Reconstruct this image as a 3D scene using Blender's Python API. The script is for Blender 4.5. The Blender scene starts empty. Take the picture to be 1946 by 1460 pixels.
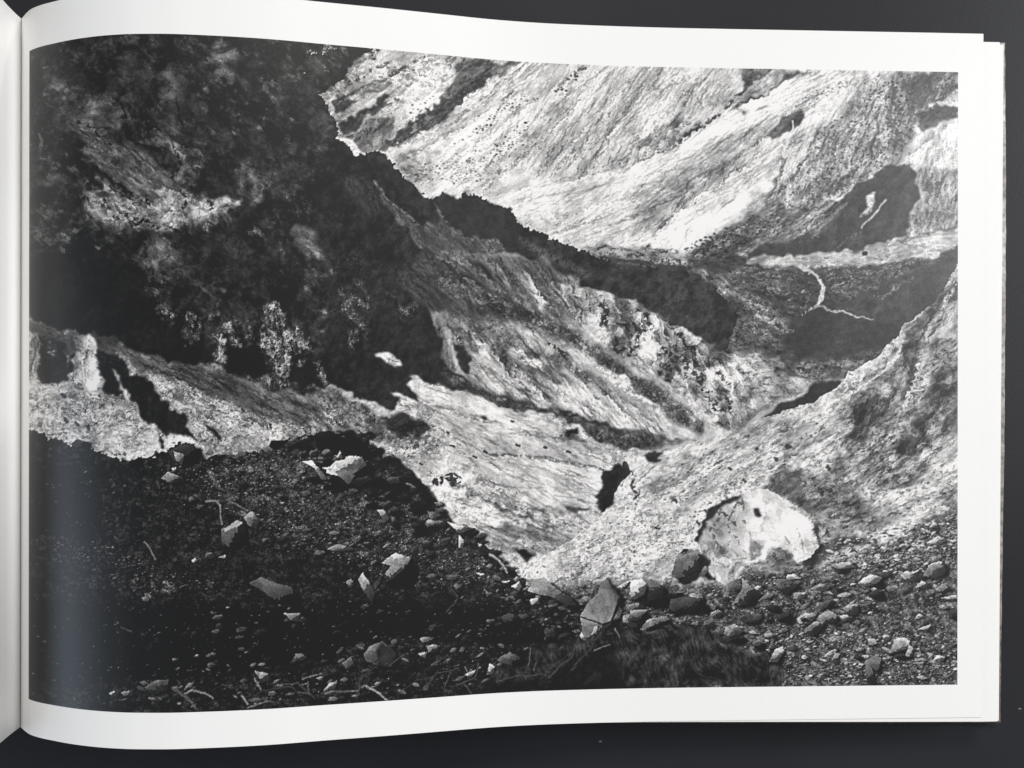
import bpy, math, random
import numpy as np

# ---------------------------------------------------------------- camera, world, lamps, exposure
scene = bpy.context.scene
FPX, CX, CY = 1405.0, 973.0, 790.0          # focal length and principal point in photo pixels (1946 x 1460)
CAM_H = 0.288                                # camera height over the table (m)
cam_data = bpy.data.cameras.new("camera")
cam_data.sensor_width = 36.0
cam_data.lens = FPX / 1946.0 * 36.0
cam_data.shift_y = (CY - 730.0) / 1946.0
cam_data.clip_start = 0.01
cam_data.clip_end = 50.0
cam = bpy.data.objects.new("camera", cam_data)
cam.location = (0, 0, CAM_H)
scene.collection.objects.link(cam)
scene.camera = cam

world = bpy.data.worlds.new("World")
scene.world = world
world.use_nodes = True
bg = world.node_tree.nodes["Background"]
bg.inputs[0].default_value = (0.95, 0.97, 1.0, 1)
bg.inputs[1].default_value = 0.29


def area(name, loc, target, sx, sy, power, col):
    d = bpy.data.lights.new(name, 'AREA')
    d.shape = 'RECTANGLE'
    d.size, d.size_y, d.energy, d.color = sx, sy, power, col
    o = bpy.data.objects.new(name, d)
    o.location = loc
    v = np.array(target, float) - np.array(loc, float)
    from mathutils import Vector
    o.rotation_euler = Vector(v).to_track_quat('-Z', 'Y').to_euler()
    scene.collection.objects.link(o)
    return o


area("window_light", (0.20, 4.30, 4.20), (0, 0, 0), 1.45, 1.05, 144.0, (1.0, 0.975, 0.94))
area("side_window_light", (2.55, 0.95, 1.65), (0, 0, 0), 1.5, 1.3, 100.0, (0.97, 0.98, 1.0))
area("low_window_light", (-1.20, -0.40, 0.44), (-0.15, -0.05, 0.03), 0.9, 0.5, 3.6, (0.68, 0.82, 1.0))

vs = scene.view_settings
vs.view_transform = 'Standard'
vs.look = 'None'
vs.exposure = 0.0
vs.gamma = 1.0
vs.use_curve_mapping = False
scene.cycles.use_denoising = True


# ---------------------------------------------------------------- helpers
def new_mat(name):
    m = bpy.data.materials.new(name)
    m.use_nodes = True
    nt = m.node_tree
    return m, nt, nt.nodes["Principled BSDF"]


def mesh_obj(name, verts, faces, mat, parent=None, smooth=True):
    me = bpy.data.meshes.new(name)
    if isinstance(verts, np.ndarray) and isinstance(faces, np.ndarray):
        nv, nf = len(verts), len(faces)
        me.vertices.add(nv)
        me.vertices.foreach_set("co", verts.astype(np.float32).ravel())
        me.loops.add(nf * 4)
        me.loops.foreach_set("vertex_index", faces.astype(np.int32).ravel())
        me.polygons.add(nf)
        me.polygons.foreach_set("loop_start", np.arange(0, nf * 4, 4, dtype=np.int32))
        me.update(calc_edges=True)
        me.validate()
    else:
        me.from_pydata([tuple(v) for v in verts], [], [tuple(f) for f in faces])
        me.update()
    if smooth:
        me.polygons.foreach_set("use_smooth", np.ones(len(me.polygons), dtype=bool))
    me.materials.append(mat)
    o = bpy.data.objects.new(name, me)
    scene.collection.objects.link(o)
    if parent is not None:
        o.parent = parent
    return o


# ---------------------------------------------------------------- shape of the open page, measured from the photograph
PRINT_H = 0.2256
PX = np.array([40, 59, 103, 154, 205, 257, 308, 400, 500, 620, 720, 817, 949, 1030, 1113, 1250, 1500, 1821, 1868], float)
PHH = np.array([1205, 1235, 1258, 1275.5, 1285.7, 1290.3, 1290.6, 1285, 1274.6, 1255.5, 1240, 1224, 1202.5, 1193.5, 1187.5,
                1180.5, 1173, 1164, 1162.5], float)


def pchip(xk, yk, x):
    h = np.diff(xk); dl = np.diff(yk) / h
    m = np.zeros_like(yk)
    for i in range(1, len(xk) - 1):
        if dl[i - 1] * dl[i] > 0:
            w1, w2 = 2 * h[i] + h[i - 1], h[i] + 2 * h[i - 1]
            m[i] = (w1 + w2) / (w1 / dl[i - 1] + w2 / dl[i])
    m[0], m[-1] = dl[0] * 1.25, dl[-1]
    k = np.clip(np.searchsorted(xk, x) - 1, 0, len(xk) - 2)
    t = (x - xk[k]) / h[k]
    return ((2 * t**3 - 3 * t**2 + 1) * yk[k] + (t**3 - 2 * t**2 + t) * h[k] * m[k]
            + (-2 * t**3 + 3 * t**2) * yk[k + 1] + (t**3 - t**2) * h[k] * m[k + 1])


_fx = np.linspace(40, 1868, 1829)
_fh = pchip(PX, PHH, _fx)
_pad = np.concatenate([2 * _fh[0] - _fh[45:0:-1], _fh, 2 * _fh[-1] - _fh[-2:-47:-1]])
_ker = np.hanning(61); _ker /= _ker.sum()
_sm = np.convolve(_pad, _ker, 'same')[45:-45]
_wt = np.clip((_fx - 60) / 120, 0, 1)
_fh = _fh * (1 - _wt) + _sm * _wt


def col_h(x):
    return np.interp(x, _fx, _fh)


def prof(x):
    """page column seen at photo column x -> (X, Z) in metres"""
    d = FPX * PRINT_H / col_h(x)
    return (x - CX) * d / FPX, CAM_H - d


Y_PT, Y_PB = 0.1267, 0.1267 - PRINT_H        # top and bottom of the printed picture
Y_T, Y_B = 0.1410, -0.1110                   # top and bottom of the page
ROT = -0.0012                                # the book lies very slightly turned

# ---------------------------------------------------------------- materials
paper, nt, b = new_mat("page_paper")
n = nt.nodes.new("ShaderNodeTexNoise"); n.inputs["Scale"].default_value = 900; n.inputs["Detail"].default_value = 3
n2 = nt.nodes.new("ShaderNodeTexNoise"); n2.inputs["Scale"].default_value = 14; n2.inputs["Detail"].default_value = 4
tc = nt.nodes.new("ShaderNodeTexCoord")
nt.links.new(tc.outputs["Object"], n.inputs["Vector"]); nt.links.new(tc.outputs["Object"], n2.inputs["Vector"])
r = nt.nodes.new("ShaderNodeValToRGB")
r.color_ramp.elements[0].color = (0.785, 0.775, 0.755, 1); r.color_ramp.elements[1].color = (0.822, 0.814, 0.796, 1)
nt.links.new(n2.outputs["Fac"], r.inputs["Fac"]); nt.links.new(r.outputs["Color"], b.inputs["Base Color"])
bp = nt.nodes.new("ShaderNodeBump"); bp.inputs["Strength"].default_value = 0.12; bp.inputs["Distance"].default_value = 0.0002
nt.links.new(n.outputs["Fac"], bp.inputs["Height"]); nt.links.new(bp.outputs["Normal"], b.inputs["Normal"])
b.inputs["Roughness"].default_value = 0.55
b.inputs["Specular IOR Level"].default_value = 0.35

ink, nt, b = new_mat("printed_ink")
at = nt.nodes.new("ShaderNodeAttribute"); at.attribute_name = "print_tone"
nt.links.new(at.outputs["Color"], b.inputs["Base Color"])
tc = nt.nodes.new("ShaderNodeTexCoord")
n = nt.nodes.new("ShaderNodeTexNoise"); n.inputs["Scale"].default_value = 1100; n.inputs["Detail"].default_value = 2
nt.links.new(tc.outputs["Object"], n.inputs["Vector"])
bp = nt.nodes.new("ShaderNodeBump"); bp.inputs["Strength"].default_value = 0.10; bp.inputs["Distance"].default_value = 0.0002
nt.links.new(n.outputs["Fac"], bp.inputs["Height"]); nt.links.new(bp.outputs["Normal"], b.inputs["Normal"])
b.inputs["Roughness"].default_value = 0.38
b.inputs["Specular IOR Level"].default_value = 0.50

edge_m, nt, b = new_mat("page_edges")
tc = nt.nodes.new("ShaderNodeTexCoord")
mp = nt.nodes.new("ShaderNodeMapping"); mp.inputs["Scale"].default_value = (8, 8, 6000)
n = nt.nodes.new("ShaderNodeTexNoise"); n.inputs["Scale"].default_value = 1; n.inputs["Detail"].default_value = 3
nt.links.new(tc.outputs["Object"], mp.inputs["Vector"]); nt.links.new(mp.outputs["Vector"], n.inputs["Vector"])
r = nt.nodes.new("ShaderNodeValToRGB")
r.color_ramp.elements[0].color = (0.42, 0.40, 0.37, 1); r.color_ramp.elements[1].color = (0.78, 0.76, 0.72, 1)
nt.links.new(n.outputs["Fac"], r.inputs["Fac"]); nt.links.new(r.outputs["Color"], b.inputs["Base Color"])
b.inputs["Roughness"].default_value = 0.8

cover_m, nt, b = new_mat("worn_cover_board")
tc = nt.nodes.new("ShaderNodeTexCoord")
n = nt.nodes.new("ShaderNodeTexNoise"); n.inputs["Scale"].default_value = 420; n.inputs["Detail"].default_value = 6
n2 = nt.nodes.new("ShaderNodeTexNoise"); n2.inputs["Scale"].default_value = 38; n2.inputs["Detail"].default_value = 5
for q in (n, n2):
    nt.links.new(tc.outputs["Object"], q.inputs["Vector"])
sep = nt.nodes.new("ShaderNodeSeparateXYZ"); nt.links.new(tc.outputs["Object"], sep.inputs[0])
mr = nt.nodes.new("ShaderNodeMapRange")
mr.inputs["From Min"].default_value = -0.11; mr.inputs["From Max"].default_value = 0.06
nt.links.new(sep.outputs["Y"], mr.inputs["Value"])
mx0 = nt.nodes.new("ShaderNodeMix"); mx0.data_type = 'RGBA'
mx0.inputs["A"].default_value = (0.17, 0.125, 0.10, 1); mx0.inputs["B"].default_value = (0.62, 0.60, 0.57, 1)
nt.links.new(mr.outputs[0], mx0.inputs["Factor"])
r = nt.nodes.new("ShaderNodeValToRGB"); r.color_ramp.elements[0].position = 0.38; r.color_ramp.elements[1].position = 0.62
r.color_ramp.elements[0].color = (0.5, 0.5, 0.5, 1); r.color_ramp.elements[1].color = (1.1, 1.1, 1.1, 1)
nt.links.new(n.outputs["Fac"], r.inputs["Fac"])
r2 = nt.nodes.new("ShaderNodeValToRGB"); r2.color_ramp.elements[0].position = 0.36; r2.color_ramp.elements[1].position = 0.56
r2.color_ramp.elements[0].color = (0.55, 0.53, 0.5, 1); r2.color_ramp.elements[1].color = (1, 1, 1, 1)
nt.links.new(n2.outputs["Fac"], r2.inputs["Fac"])
m1 = nt.nodes.new("ShaderNodeMix"); m1.data_type = 'RGBA'; m1.blend_type = 'MULTIPLY'; m1.inputs["Factor"].default_value = 1
m2 = nt.nodes.new("ShaderNodeMix"); m2.data_type = 'RGBA'; m2.blend_type = 'MULTIPLY'; m2.inputs["Factor"].default_value = 1
nt.links.new(mx0.outputs["Result"], m1.inputs["A"]); nt.links.new(r.outputs["Color"], m1.inputs["B"])
nt.links.new(m1.outputs["Result"], m2.inputs["A"]); nt.links.new(r2.outputs["Color"], m2.inputs["B"])
nt.links.new(m2.outputs["Result"], b.inputs["Base Color"])
b.inputs["Roughness"].default_value = 0.7

table_m, nt, b = new_mat("dark_table_laminate")
tc = nt.nodes.new("ShaderNodeTexCoord")
n = nt.nodes.new("ShaderNodeTexNoise"); n.inputs["Scale"].default_value = 9; n.inputs["Detail"].default_value = 6
n2 = nt.nodes.new("ShaderNodeTexNoise"); n2.inputs["Scale"].default_value = 1500; n2.inputs["Detail"].default_value = 3
vo = nt.nodes.new("ShaderNodeTexVoronoi"); vo.inputs["Scale"].default_value = 85
mp = nt.nodes.new("ShaderNodeMapping"); mp.inputs["Scale"].default_value = (1, 2.2, 1); mp.inputs["Rotation"].default_value = (0, 0, 0.5)
nt.links.new(tc.outputs["Object"], mp.inputs["Vector"]); nt.links.new(mp.outputs["Vector"], vo.inputs["Vector"])
for q in (n, n2):
    nt.links.new(tc.outputs["Object"], q.inputs["Vector"])
r = nt.nodes.new("ShaderNodeValToRGB")
r.color_ramp.elements[0].position = 0.3; r.color_ramp.elements[1].position = 0.7
r.color_ramp.elements[0].color = (0.0160, 0.0163, 0.0190, 1); r.color_ramp.elements[1].color = (0.0222, 0.0226, 0.0258, 1)
nt.links.new(n.outputs["Fac"], r.inputs["Fac"])
spk = nt.nodes.new("ShaderNodeMath"); spk.operation = 'LESS_THAN'; spk.inputs[1].default_value = 0.055
nt.links.new(vo.outputs["Distance"], spk.inputs[0])
sepc = nt.nodes.new("ShaderNodeSeparateColor"); nt.links.new(vo.outputs["Color"], sepc.inputs[0])
rare = nt.nodes.new("ShaderNodeMath"); rare.operation = 'GREATER_THAN'; rare.inputs[1].default_value = 0.86
nt.links.new(sepc.outputs[0], rare.inputs[0])
mul = nt.nodes.new("ShaderNodeMath"); mul.operation = 'MULTIPLY'
nt.links.new(spk.outputs[0], mul.inputs[0]); nt.links.new(rare.outputs[0], mul.inputs[1])
mul2 = nt.nodes.new("ShaderNodeMath"); mul2.operation = 'MULTIPLY'; mul2.inputs[1].default_value = 0.75
nt.links.new(mul.outputs[0], mul2.inputs[0])
mx = nt.nodes.new("ShaderNodeMix"); mx.data_type = 'RGBA'
nt.links.new(mul2.outputs[0], mx.inputs["Factor"]); nt.links.new(r.outputs["Color"], mx.inputs["A"])
mx.inputs["B"].default_value = (0.22, 0.22, 0.23, 1)
nt.links.new(mx.outputs["Result"], b.inputs["Base Color"])
bp = nt.nodes.new("ShaderNodeBump"); bp.inputs["Strength"].default_value = 0.2; bp.inputs["Distance"].default_value = 0.0003
nt.links.new(n2.outputs["Fac"], bp.inputs["Height"]); nt.links.new(bp.outputs["Normal"], b.inputs["Normal"])
b.inputs["Roughness"].default_value = 0.50
b.inputs["Specular IOR Level"].default_value = 0.15

# ---------------------------------------------------------------- the table
tw, td, th = 1.1, 0.75, 0.03
bv = 0.004
tv, tf = [], []
for (zz, ins) in ((-th, 0), (-bv, 0), (0, bv)):
    tv += [(-tw + ins, -td + ins, zz), (tw - ins, -td + ins, zz), (tw - ins, td - ins, zz), (-tw + ins, td - ins, zz)]
tf.append((3, 2, 1, 0)); tf.append((8, 9, 10, 11))
for k in range(2):
    for i in range(4):
        j = (i + 1) % 4
        tf.append((k * 4 + i, k * 4 + j, k * 4 + 4 + j, k * 4 + 4 + i))
table = mesh_obj("table_top", tv, tf, table_m, smooth=False)
table["kind"] = "structure"

# ---------------------------------------------------------------- the book
book = bpy.data.objects.new("open_book", None)
book.empty_display_size = 0.05
scene.collection.objects.link(book)
book.rotation_euler = (0, 0, ROT)
book["label"] = "open landscape-format photography book, black-and-white mountain picture on its right page"
book["category"] = "book"

X_END, Z_END = prof(np.array([1868.0])); X_END, Z_END = float(X_END[0]), float(Z_END[0])
_xa, _za = prof(np.array([1700.0]))
SLOPE_END = (Z_END - float(_za[0])) / (X_END - float(_xa[0]))
GX, GZ = [float(q[0]) for q in prof(np.array([40.0]))]


def strip(xs, zs, y0f, y1f, thick, closed=True):
    """thin sheet following the profile xs, zs between two edge curves"""
    m = len(xs)
    v = []
    for dz in (0.0, -thick):
        for yf in (y0f, y1f):
            v += [(xs[i], yf(xs[i]), zs[i] + dz) for i in range(m)]
    f = []
    for i in range(m - 1):
        f.append((i, i + 1, m + i + 1, m + i))                             # top (y0 = bottom edge)
        f.append((2 * m + i, 3 * m + i, 3 * m + i + 1, 2 * m + i + 1))     # underside
        f.append((i, 2 * m + i, 2 * m + i + 1, i + 1))
        f.append((m + i, m + i + 1, 3 * m + i + 1, 3 * m + i))
    f.append((m - 1, 3 * m - 1, 4 * m - 1, 2 * m - 1))
    f.append((0, m, 3 * m, 2 * m))
    return v, f


PX0, PX1 = 55.0, 1820.0            # picture's left and right edge (photo columns)
GW, GH = 1160, 820                 # print grid
cols = np.linspace(PX0, PX1, GW)
CXm, CZm = prof(cols)

# right page: the white margins round the print (a frame that the print fills flush)
lx, lz = prof(np.linspace(40, PX0, 8))
rx, rz = prof(np.linspace(PX1, 1868, 10))
sub = cols[::5] if (GW - 1) % 5 == 0 else np.append(cols[::5], cols[-1])
SXm, SZm = CXm, CZm
allx = np.concatenate([lx[:-1], SXm, rx[1:]]); allz = np.concatenate([lz[:-1], SZm, rz[1:]])
NA = len(allx); i0, i1 = 7, 7 + GW - 1
rows = [Y_B, (Y_B + Y_PB) / 2, Y_PB, Y_PT, (Y_PT + Y_T) / 2, Y_T]
pv, pf = [], []
for yy in rows:
    pv += [(allx[i], yy, allz[i]) for i in range(NA)]
for rr in range(5):
    for i in range(NA - 1):
        if rr == 2 and i0 <= i < i1:
            continue
        a = rr * NA + i
        pf.append((a, a + 1, a + NA + 1, a + NA))
page = mesh_obj("page", pv, pf, paper, book)
page["label"] = "uppermost right page with white margins round the picture"

# the sheets below it, slid a little to the right and downwards
FX = np.linspace(40, 1868, 240)
fxX, fxZ = prof(FX)


def sheet(drop, ext, slip_t, slip_b, skew, mat):
    xs = np.concatenate([fxX, X_END + np.linspace(0.001, ext, 6)])
    zs = np.concatenate([fxZ, Z_END + SLOPE_END * np.linspace(0.001, ext, 6)]) - drop

    def ramp(x):
        t = min(max((x - 0.02) / (X_END - 0.02), 0.0), 1.0)
        return t
    v, f = strip(xs, zs, lambda x: Y_B - slip_b * ramp(x), lambda x: Y_T - 0.0006 - slip_t * ramp(x), 0.00018)
    v = [(x + (y * skew if x > X_END - 0.01 else 0), y, z) for x, y, z in v]
    return mesh_obj("page", v, f, mat, book, smooth=False)


sheet(0.00035, 0.0060, 0.0022, 0.0018, 0.003, paper)["label"] = "second sheet slid a little past the uppermost page"
sheet(0.00085, 0.0074, 0.0028, 0.0018, 0.006, paper)
sheet(0.00130, 0.0072, 0.0034, 0.0017, 0.006, paper)

# block of the remaining right-hand pages
BOARD = 0.0040
xs = np.concatenate([[GX + 0.0002], fxX[2:], X_END + np.linspace(0.001, 0.0060, 4)])
zs = np.concatenate([[GZ - 0.002], fxZ[2:], Z_END + SLOPE_END * np.linspace(0.001, 0.0060, 4)]) - 0.0019
m = len(xs)
v = [(x, Y_B + 0.0012, z) for x, z in zip(xs, zs)] + [(x, Y_T - 0.0045, z) for x, z in zip(xs, zs)]
v += [(x, Y_B + 0.0012, BOARD + 0.0002) for x in xs] + [(x, Y_T - 0.0045, BOARD + 0.0002) for x in xs]
f = []
for i in range(m - 1):
    f += [(i, i + 1, m + i + 1, m + i), (2 * m + i, 3 * m + i, 3 * m + i + 1, 2 * m + i + 1),
          (i, 2 * m + i, 2 * m + i + 1, i + 1), (m + i, m + i + 1, 3 * m + i + 1, 3 * m + i)]
f += [(m - 1, 3 * m - 1, 4 * m - 1, 2 * m - 1), (0, m, 3 * m, 2 * m)]
mesh_obj("page_block", v, f, edge_m, book, smooth=False)

# left page and its block
LX = [GX - 0.0001, GX + 0.0002, GX + 0.0008, GX + 0.0015, GX + 0.0018, GX + 0.0010, GX - 0.0030, GX - 0.012, GX - 0.030,
      GX - 0.07, GX - 0.14, GX - 0.26, GX - 0.352]
LZ = [GZ, GZ + 0.0035, GZ + 0.0080, GZ + 0.0120, GZ + 0.0150, GZ + 0.0176, GZ + 0.0197, GZ + 0.0205, GZ + 0.0190,
      GZ + 0.0130, GZ + 0.0040, GZ - 0.0050, GZ - 0.0075]
tt = np.arange(len(LX), dtype=float)
ts = np.linspace(0, len(LX) - 1, 180)


def cr(kn, t):
    kn = np.array(kn); k = np.clip(t.astype(int), 0, len(kn) - 2); u = t - k
    p0 = kn[np.maximum(k - 1, 0)]; p1 = kn[k]; p2 = kn[k + 1]; p3 = kn[np.minimum(k + 2, len(kn) - 1)]
    return 0.5 * (2 * p1 + (p2 - p0) * u + (2 * p0 - 5 * p1 + 4 * p2 - p3) * u**2 + (3 * p1 - p0 - 3 * p2 + p3) * u**3)


lX, lZ = cr(LX, ts), cr(LZ, ts)
m = len(lX)
v = [(lX[i], Y_B, lZ[i]) for i in range(m)] + [(lX[i], Y_T, lZ[i]) for i in range(m)]
f = [(i, m + i, m + i + 1, i + 1) for i in range(m - 1)]
o = mesh_obj("page", v, f, paper, book)
o["label"] = "blank white left page curling up from the gutter"
sol = o.modifiers.new("thickness", 'SOLIDIFY'); sol.thickness = 0.00018; sol.offset = -1
# left block, kept inside the page
keep = np.arange(0, m)
bx = lX.copy(); bz = lZ.copy()
nx = -np.gradient(bz, edge_order=1); nz = np.gradient(bx, edge_order=1)
ln = np.hypot(nx, nz); nx, nz = nx / ln, nz / ln
sgn = -1 if nz[-1] > 0 else 1
bx2, bz2 = bx + sgn * nx * 0.0012, bz + sgn * nz * 0.0012
sel = [i for i in range(m) if bz2[i] > GZ + 0.001 or bx2[i] < GX - 0.05]
bx2, bz2 = bx2[sel], bz2[sel]
q = len(bx2)
poly_x = np.concatenate([bx2, [bx2[-1], GX - 0.004]]); poly_z = np.concatenate([bz2, [BOARD + 0.0002, BOARD + 0.0002]])
q = len(poly_x)
v = [(poly_x[i], Y_B + 0.0012, poly_z[i]) for i in range(q)] + [(poly_x[i], Y_T - 0.0015, poly_z[i]) for i in range(q)]
f = [(i, (i + 1) % q, q + (i + 1) % q, q + i) for i in range(q)] + [tuple(range(q)), tuple(range(2 * q - 1, q - 1, -1))]
mesh_obj("page_block", v, f, edge_m, book, smooth=False)


def board(name, pts, z0, z1, jitter, label=None):
    """cover board from an outline, slightly worn along its edges"""
    rnd = random.Random(5)
    out = []
    for (ax, ay), (bx_, by_) in zip(pts, pts[1:] + pts[:1]):
        L = math.hypot(bx_ - ax, by_ - ay); k = max(2, int(L / 0.004))
        for i in range(k):
            t = i / k
            out.append((ax + (bx_ - ax) * t + rnd.uniform(-jitter, jitter), ay + (by_ - ay) * t + rnd.uniform(-jitter, jitter)))
    nn = len(out)
    cxm = sum(p[0] for p in out) / nn; cym = sum(p[1] for p in out) / nn

    def inset(p, e):
        dx, dy = cxm - p[0], cym - p[1]
        return (p[0] + e * (1 if dx > 0 else -1), p[1] + e * (1 if dy > 0 else -1))
    e = 0.0006
    rings = [[(*inset(p, e), z0) for p in out], [(*p, z0 + e) for p in out], [(*p, z1 - e) for p in out], [(*inset(p, e), z1) for p in out]]
    v = [p for rg in rings for p in rg]
    f = [tuple(range(nn - 1, -1, -1)), tuple(range(3 * nn, 4 * nn))]
    for k in range(3):
        for i in range(nn):
            j = (i + 1) % nn
            f.append((k * nn + i, k * nn + j, (k + 1) * nn + j, (k + 1) * nn + i))
    o = mesh_obj(name, v, f, cover_m, book, smooth=False)
    if label:
        o["label"] = label
    return o


def at_px(x, y, z):
    d = CAM_H - z
    return ((x - CX) * d / FPX, (CY - y) * d / FPX)


tr = at_px(1911, 79, BOARD); mr_ = at_px(1913.5, 420, BOARD); br = at_px(1903.5, 1374.5, BOARD)
mr2 = at_px(1910.5, 850, BOARD)
board("cover_board", [(GX - 0.004, br[1] - 0.0002), br, mr2, mr_, tr, (GX - 0.004, tr[1] + 0.003)], 0.0002, BOARD, 0.00012,
      "worn tan-edged cover board under the right pages")
board("cover_board", [(GX - 0.36, -0.1150), (GX - 0.0045, -0.1150), (GX - 0.0045, 0.1400), (GX - 0.36, 0.1400)], 0.0002, BOARD, 0.00012)

# ---------------------------------------------------------------- the printed picture: tones worked out on the print's own grid
RS = np.random.RandomState(11)
f32 = np.float32
K = 640.0 / 1946.0
ORG = {1: (40, 50), 2: (600, 50), 3: (1200, 90), 4: (40, 480), 5: (620, 480), 6: (1200, 480), 7: (40, 890), 8: (620, 890), 9: (1200, 850)}
_gx = cols.astype(f32)                                   # photo column of each print column
_gy = np.linspace(100, 1300, GH).astype(f32)             # 1200 units over the print's height
GXX, GYY = np.meshgrid(_gx, _gy)
SX = float(_gx[1] - _gx[0]); SY = float(_gy[1] - _gy[0])


def rect(pts):
    """photo pixels -> units on the flat print (the page's curl taken out)"""
    p = np.array(pts, float)
    h = col_h(p[:, 0])
    top = CY - Y_PT / PRINT_H * h + (-ROT) * (p[:, 0] - CX)
    return np.stack([p[:, 0], 100 + 1200 * (p[:, 1] - top) / h], 1)


def Z(nz, s):
    ox, oy = ORG[nz]
    return [(ox + K * float(a), oy + K * float(b_)) for a, b_ in (q.split(',') for q in s.split())]


def PXY(s):
    return [(float(a), float(b_)) for a, b_ in (q.split(',') for q in s.split())]


_perm = RS.permutation(256).astype(np.int32)
_ang = RS.uniform(0, 2 * math.pi, 256).astype(f32)
_gc, _gs = np.cos(_ang), np.sin(_ang)


def perlin(x, y, seed):
    xi = np.floor(x).astype(np.int32); yi = np.floor(y).astype(np.int32)
    xf = (x - xi).astype(f32); yf = (y - yi).astype(f32)
    u = xf * xf * xf * (xf * (xf * 6 - 15) + 10); w = yf * yf * yf * (yf * (yf * 6 - 15) + 10)
    xi += seed * 37; yi += seed * 91

    def g(ax, ay, dx, dy):
        h = _perm[(_perm[ax & 255] + ay) & 255]
        return _gc[h] * dx + _gs[h] * dy
    a = g(xi, yi, xf, yf); b_ = g(xi + 1, yi, xf - 1, yf)
    c = g(xi, yi + 1, xf, yf - 1); d = g(xi + 1, yi + 1, xf - 1, yf - 1)
    return (a + u * (b_ - a)) + w * ((c + u * (d - c)) - (a + u * (b_ - a)))


FULL = (slice(0, GH), slice(0, GW))
_seed = [1]


def fb(sl, scale, ang=0.0, stretch=1.0, octv=3, gain=0.55, bend=None):
    _seed[0] += 1
    x, y = GXX[sl], GYY[sl]
    if bend is not None:
        x = x + bend * WXC[sl]; y = y + bend * WYC[sl]
    ca, sa = math.cos(math.radians(ang)), math.sin(math.radians(ang))
    a = (x * ca + y * sa) / (scale * stretch); b_ = (-x * sa + y * ca) / scale
    out = 0; amp = 1.0; fr = 1.0
    for o_ in range(octv):
        out = out + amp * perlin(a * fr, b_ * fr, _seed[0] + o_ * 7)
        amp *= gain; fr *= 2.03
    return out


def norm(a):
    return (a - a.mean()) / (a.std() + 1e-6)


def relief(h):
    gy, gx = np.gradient(h)
    return norm(gx * 0.85 + gy * 0.55)


def relief_x(h, ang):
    """slope across the run of the ribs, lit from the left"""
    gy, gx = np.gradient(h)
    a_ = math.radians(ang)
    nx_, ny_ = -math.sin(a_), math.cos(a_)
    if nx_ < 0 and abs(nx_) > 0.2:
        nx_, ny_ = -nx_, -ny_
    return norm(gx * nx_ + gy * ny_)


def facet(sl, scale, ang=0.0, stretch=1.0, bend=0.25):
    """flat broken faces: a random tone per irregular cell, and the distance to the cell's edge"""
    _seed[0] += 1
    sd = _seed[0] * 53
    x = GXX[sl] + bend * scale * 0.5 * WX[sl]; y = GYY[sl] + bend * scale * 0.5 * WY[sl]
    ca, sa = math.cos(math.radians(ang)), math.sin(math.radians(ang))
    a = (x * ca + y * sa) / (scale * stretch); b_ = (-x * sa + y * ca) / scale
    ai = np.floor(a).astype(np.int32); bi = np.floor(b_).astype(np.int32)
    f1 = np.full(a.shape, 9.0, f32); f2 = np.full(a.shape, 9.0, f32); idv = np.zeros(a.shape, np.int32)
    for dj in (-1, 0, 1):
        for di in (-1, 0, 1):
            h = _perm[(_perm[(ai + di + sd) & 255] + bi + dj) & 255]
            px_ = ai + di + 0.5 + 0.42 * _gc[h]; py_ = bi + dj + 0.5 + 0.42 * _gs[h]
            d = (px_ - a) ** 2 + (py_ - b_) ** 2
            nw = d < f1
            f2 = np.where(nw, f1, np.minimum(f2, d)); idv = np.where(nw, h, idv); f1 = np.where(nw, d, f1)
    val = (_perm[(idv + sd) & 255].astype(f32) / 127.5 - 1)
    tilt = (_perm[(idv + sd + 77) & 255].astype(f32) / 127.5 - 1)
    fr = (b_ - np.floor(b_)) - 0.5
    return 1.6 * val + 0.5 * tilt * fr, np.sqrt(f2) - np.sqrt(f1)


def grain(sl):
    sh = GXX[sl].shape
    return RS.normal(0, 1, sh).astype(f32)


def blur(a, r):
    if r <= 0.35:
        return a
    k = max(1, int(round(r)))
    for ax in (0, 1):
        for _ in range(2):
            p = np.concatenate([np.repeat(np.take(a, [0], ax), k + 1, ax), a, np.repeat(np.take(a, [-1], ax), k, ax)], ax)
            c = np.cumsum(p, axis=ax, dtype=np.float64)
            n_ = a.shape[ax]
            a = ((np.take(c, range(2 * k + 1, 2 * k + 1 + n_), ax) - np.take(c, range(0, n_), ax)) / (2 * k + 1)).astype(f32)
    return a


WXC = fb(FULL, 130, octv=2); WYC = fb(FULL, 130, octv=2)
WX = norm(fb(FULL, 30, octv=4, gain=0.5)); WY = norm(fb(FULL, 30, octv=4, gain=0.5))
WFX = norm(fb(FULL, 8, octv=2, gain=0.6)); WFY = norm(fb(FULL, 8, octv=2, gain=0.6))
T = np.full((GH, GW), 0.7, f32)


def bbox(p, pad):
    x0 = int(max(0, (p[:, 0].min() - pad - _gx[0]) / SX)); x1 = int(min(GW, (p[:, 0].max() + pad - _gx[0]) / SX + 2))
    y0 = int(max(0, (p[:, 1].min() - pad - _gy[0]) / SY)); y1 = int(min(GH, (p[:, 1].max() + pad - _gy[0]) / SY + 2))
    return (slice(y0, max(y0 + 3, y1)), slice(x0, max(x0 + 3, x1)))


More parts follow.
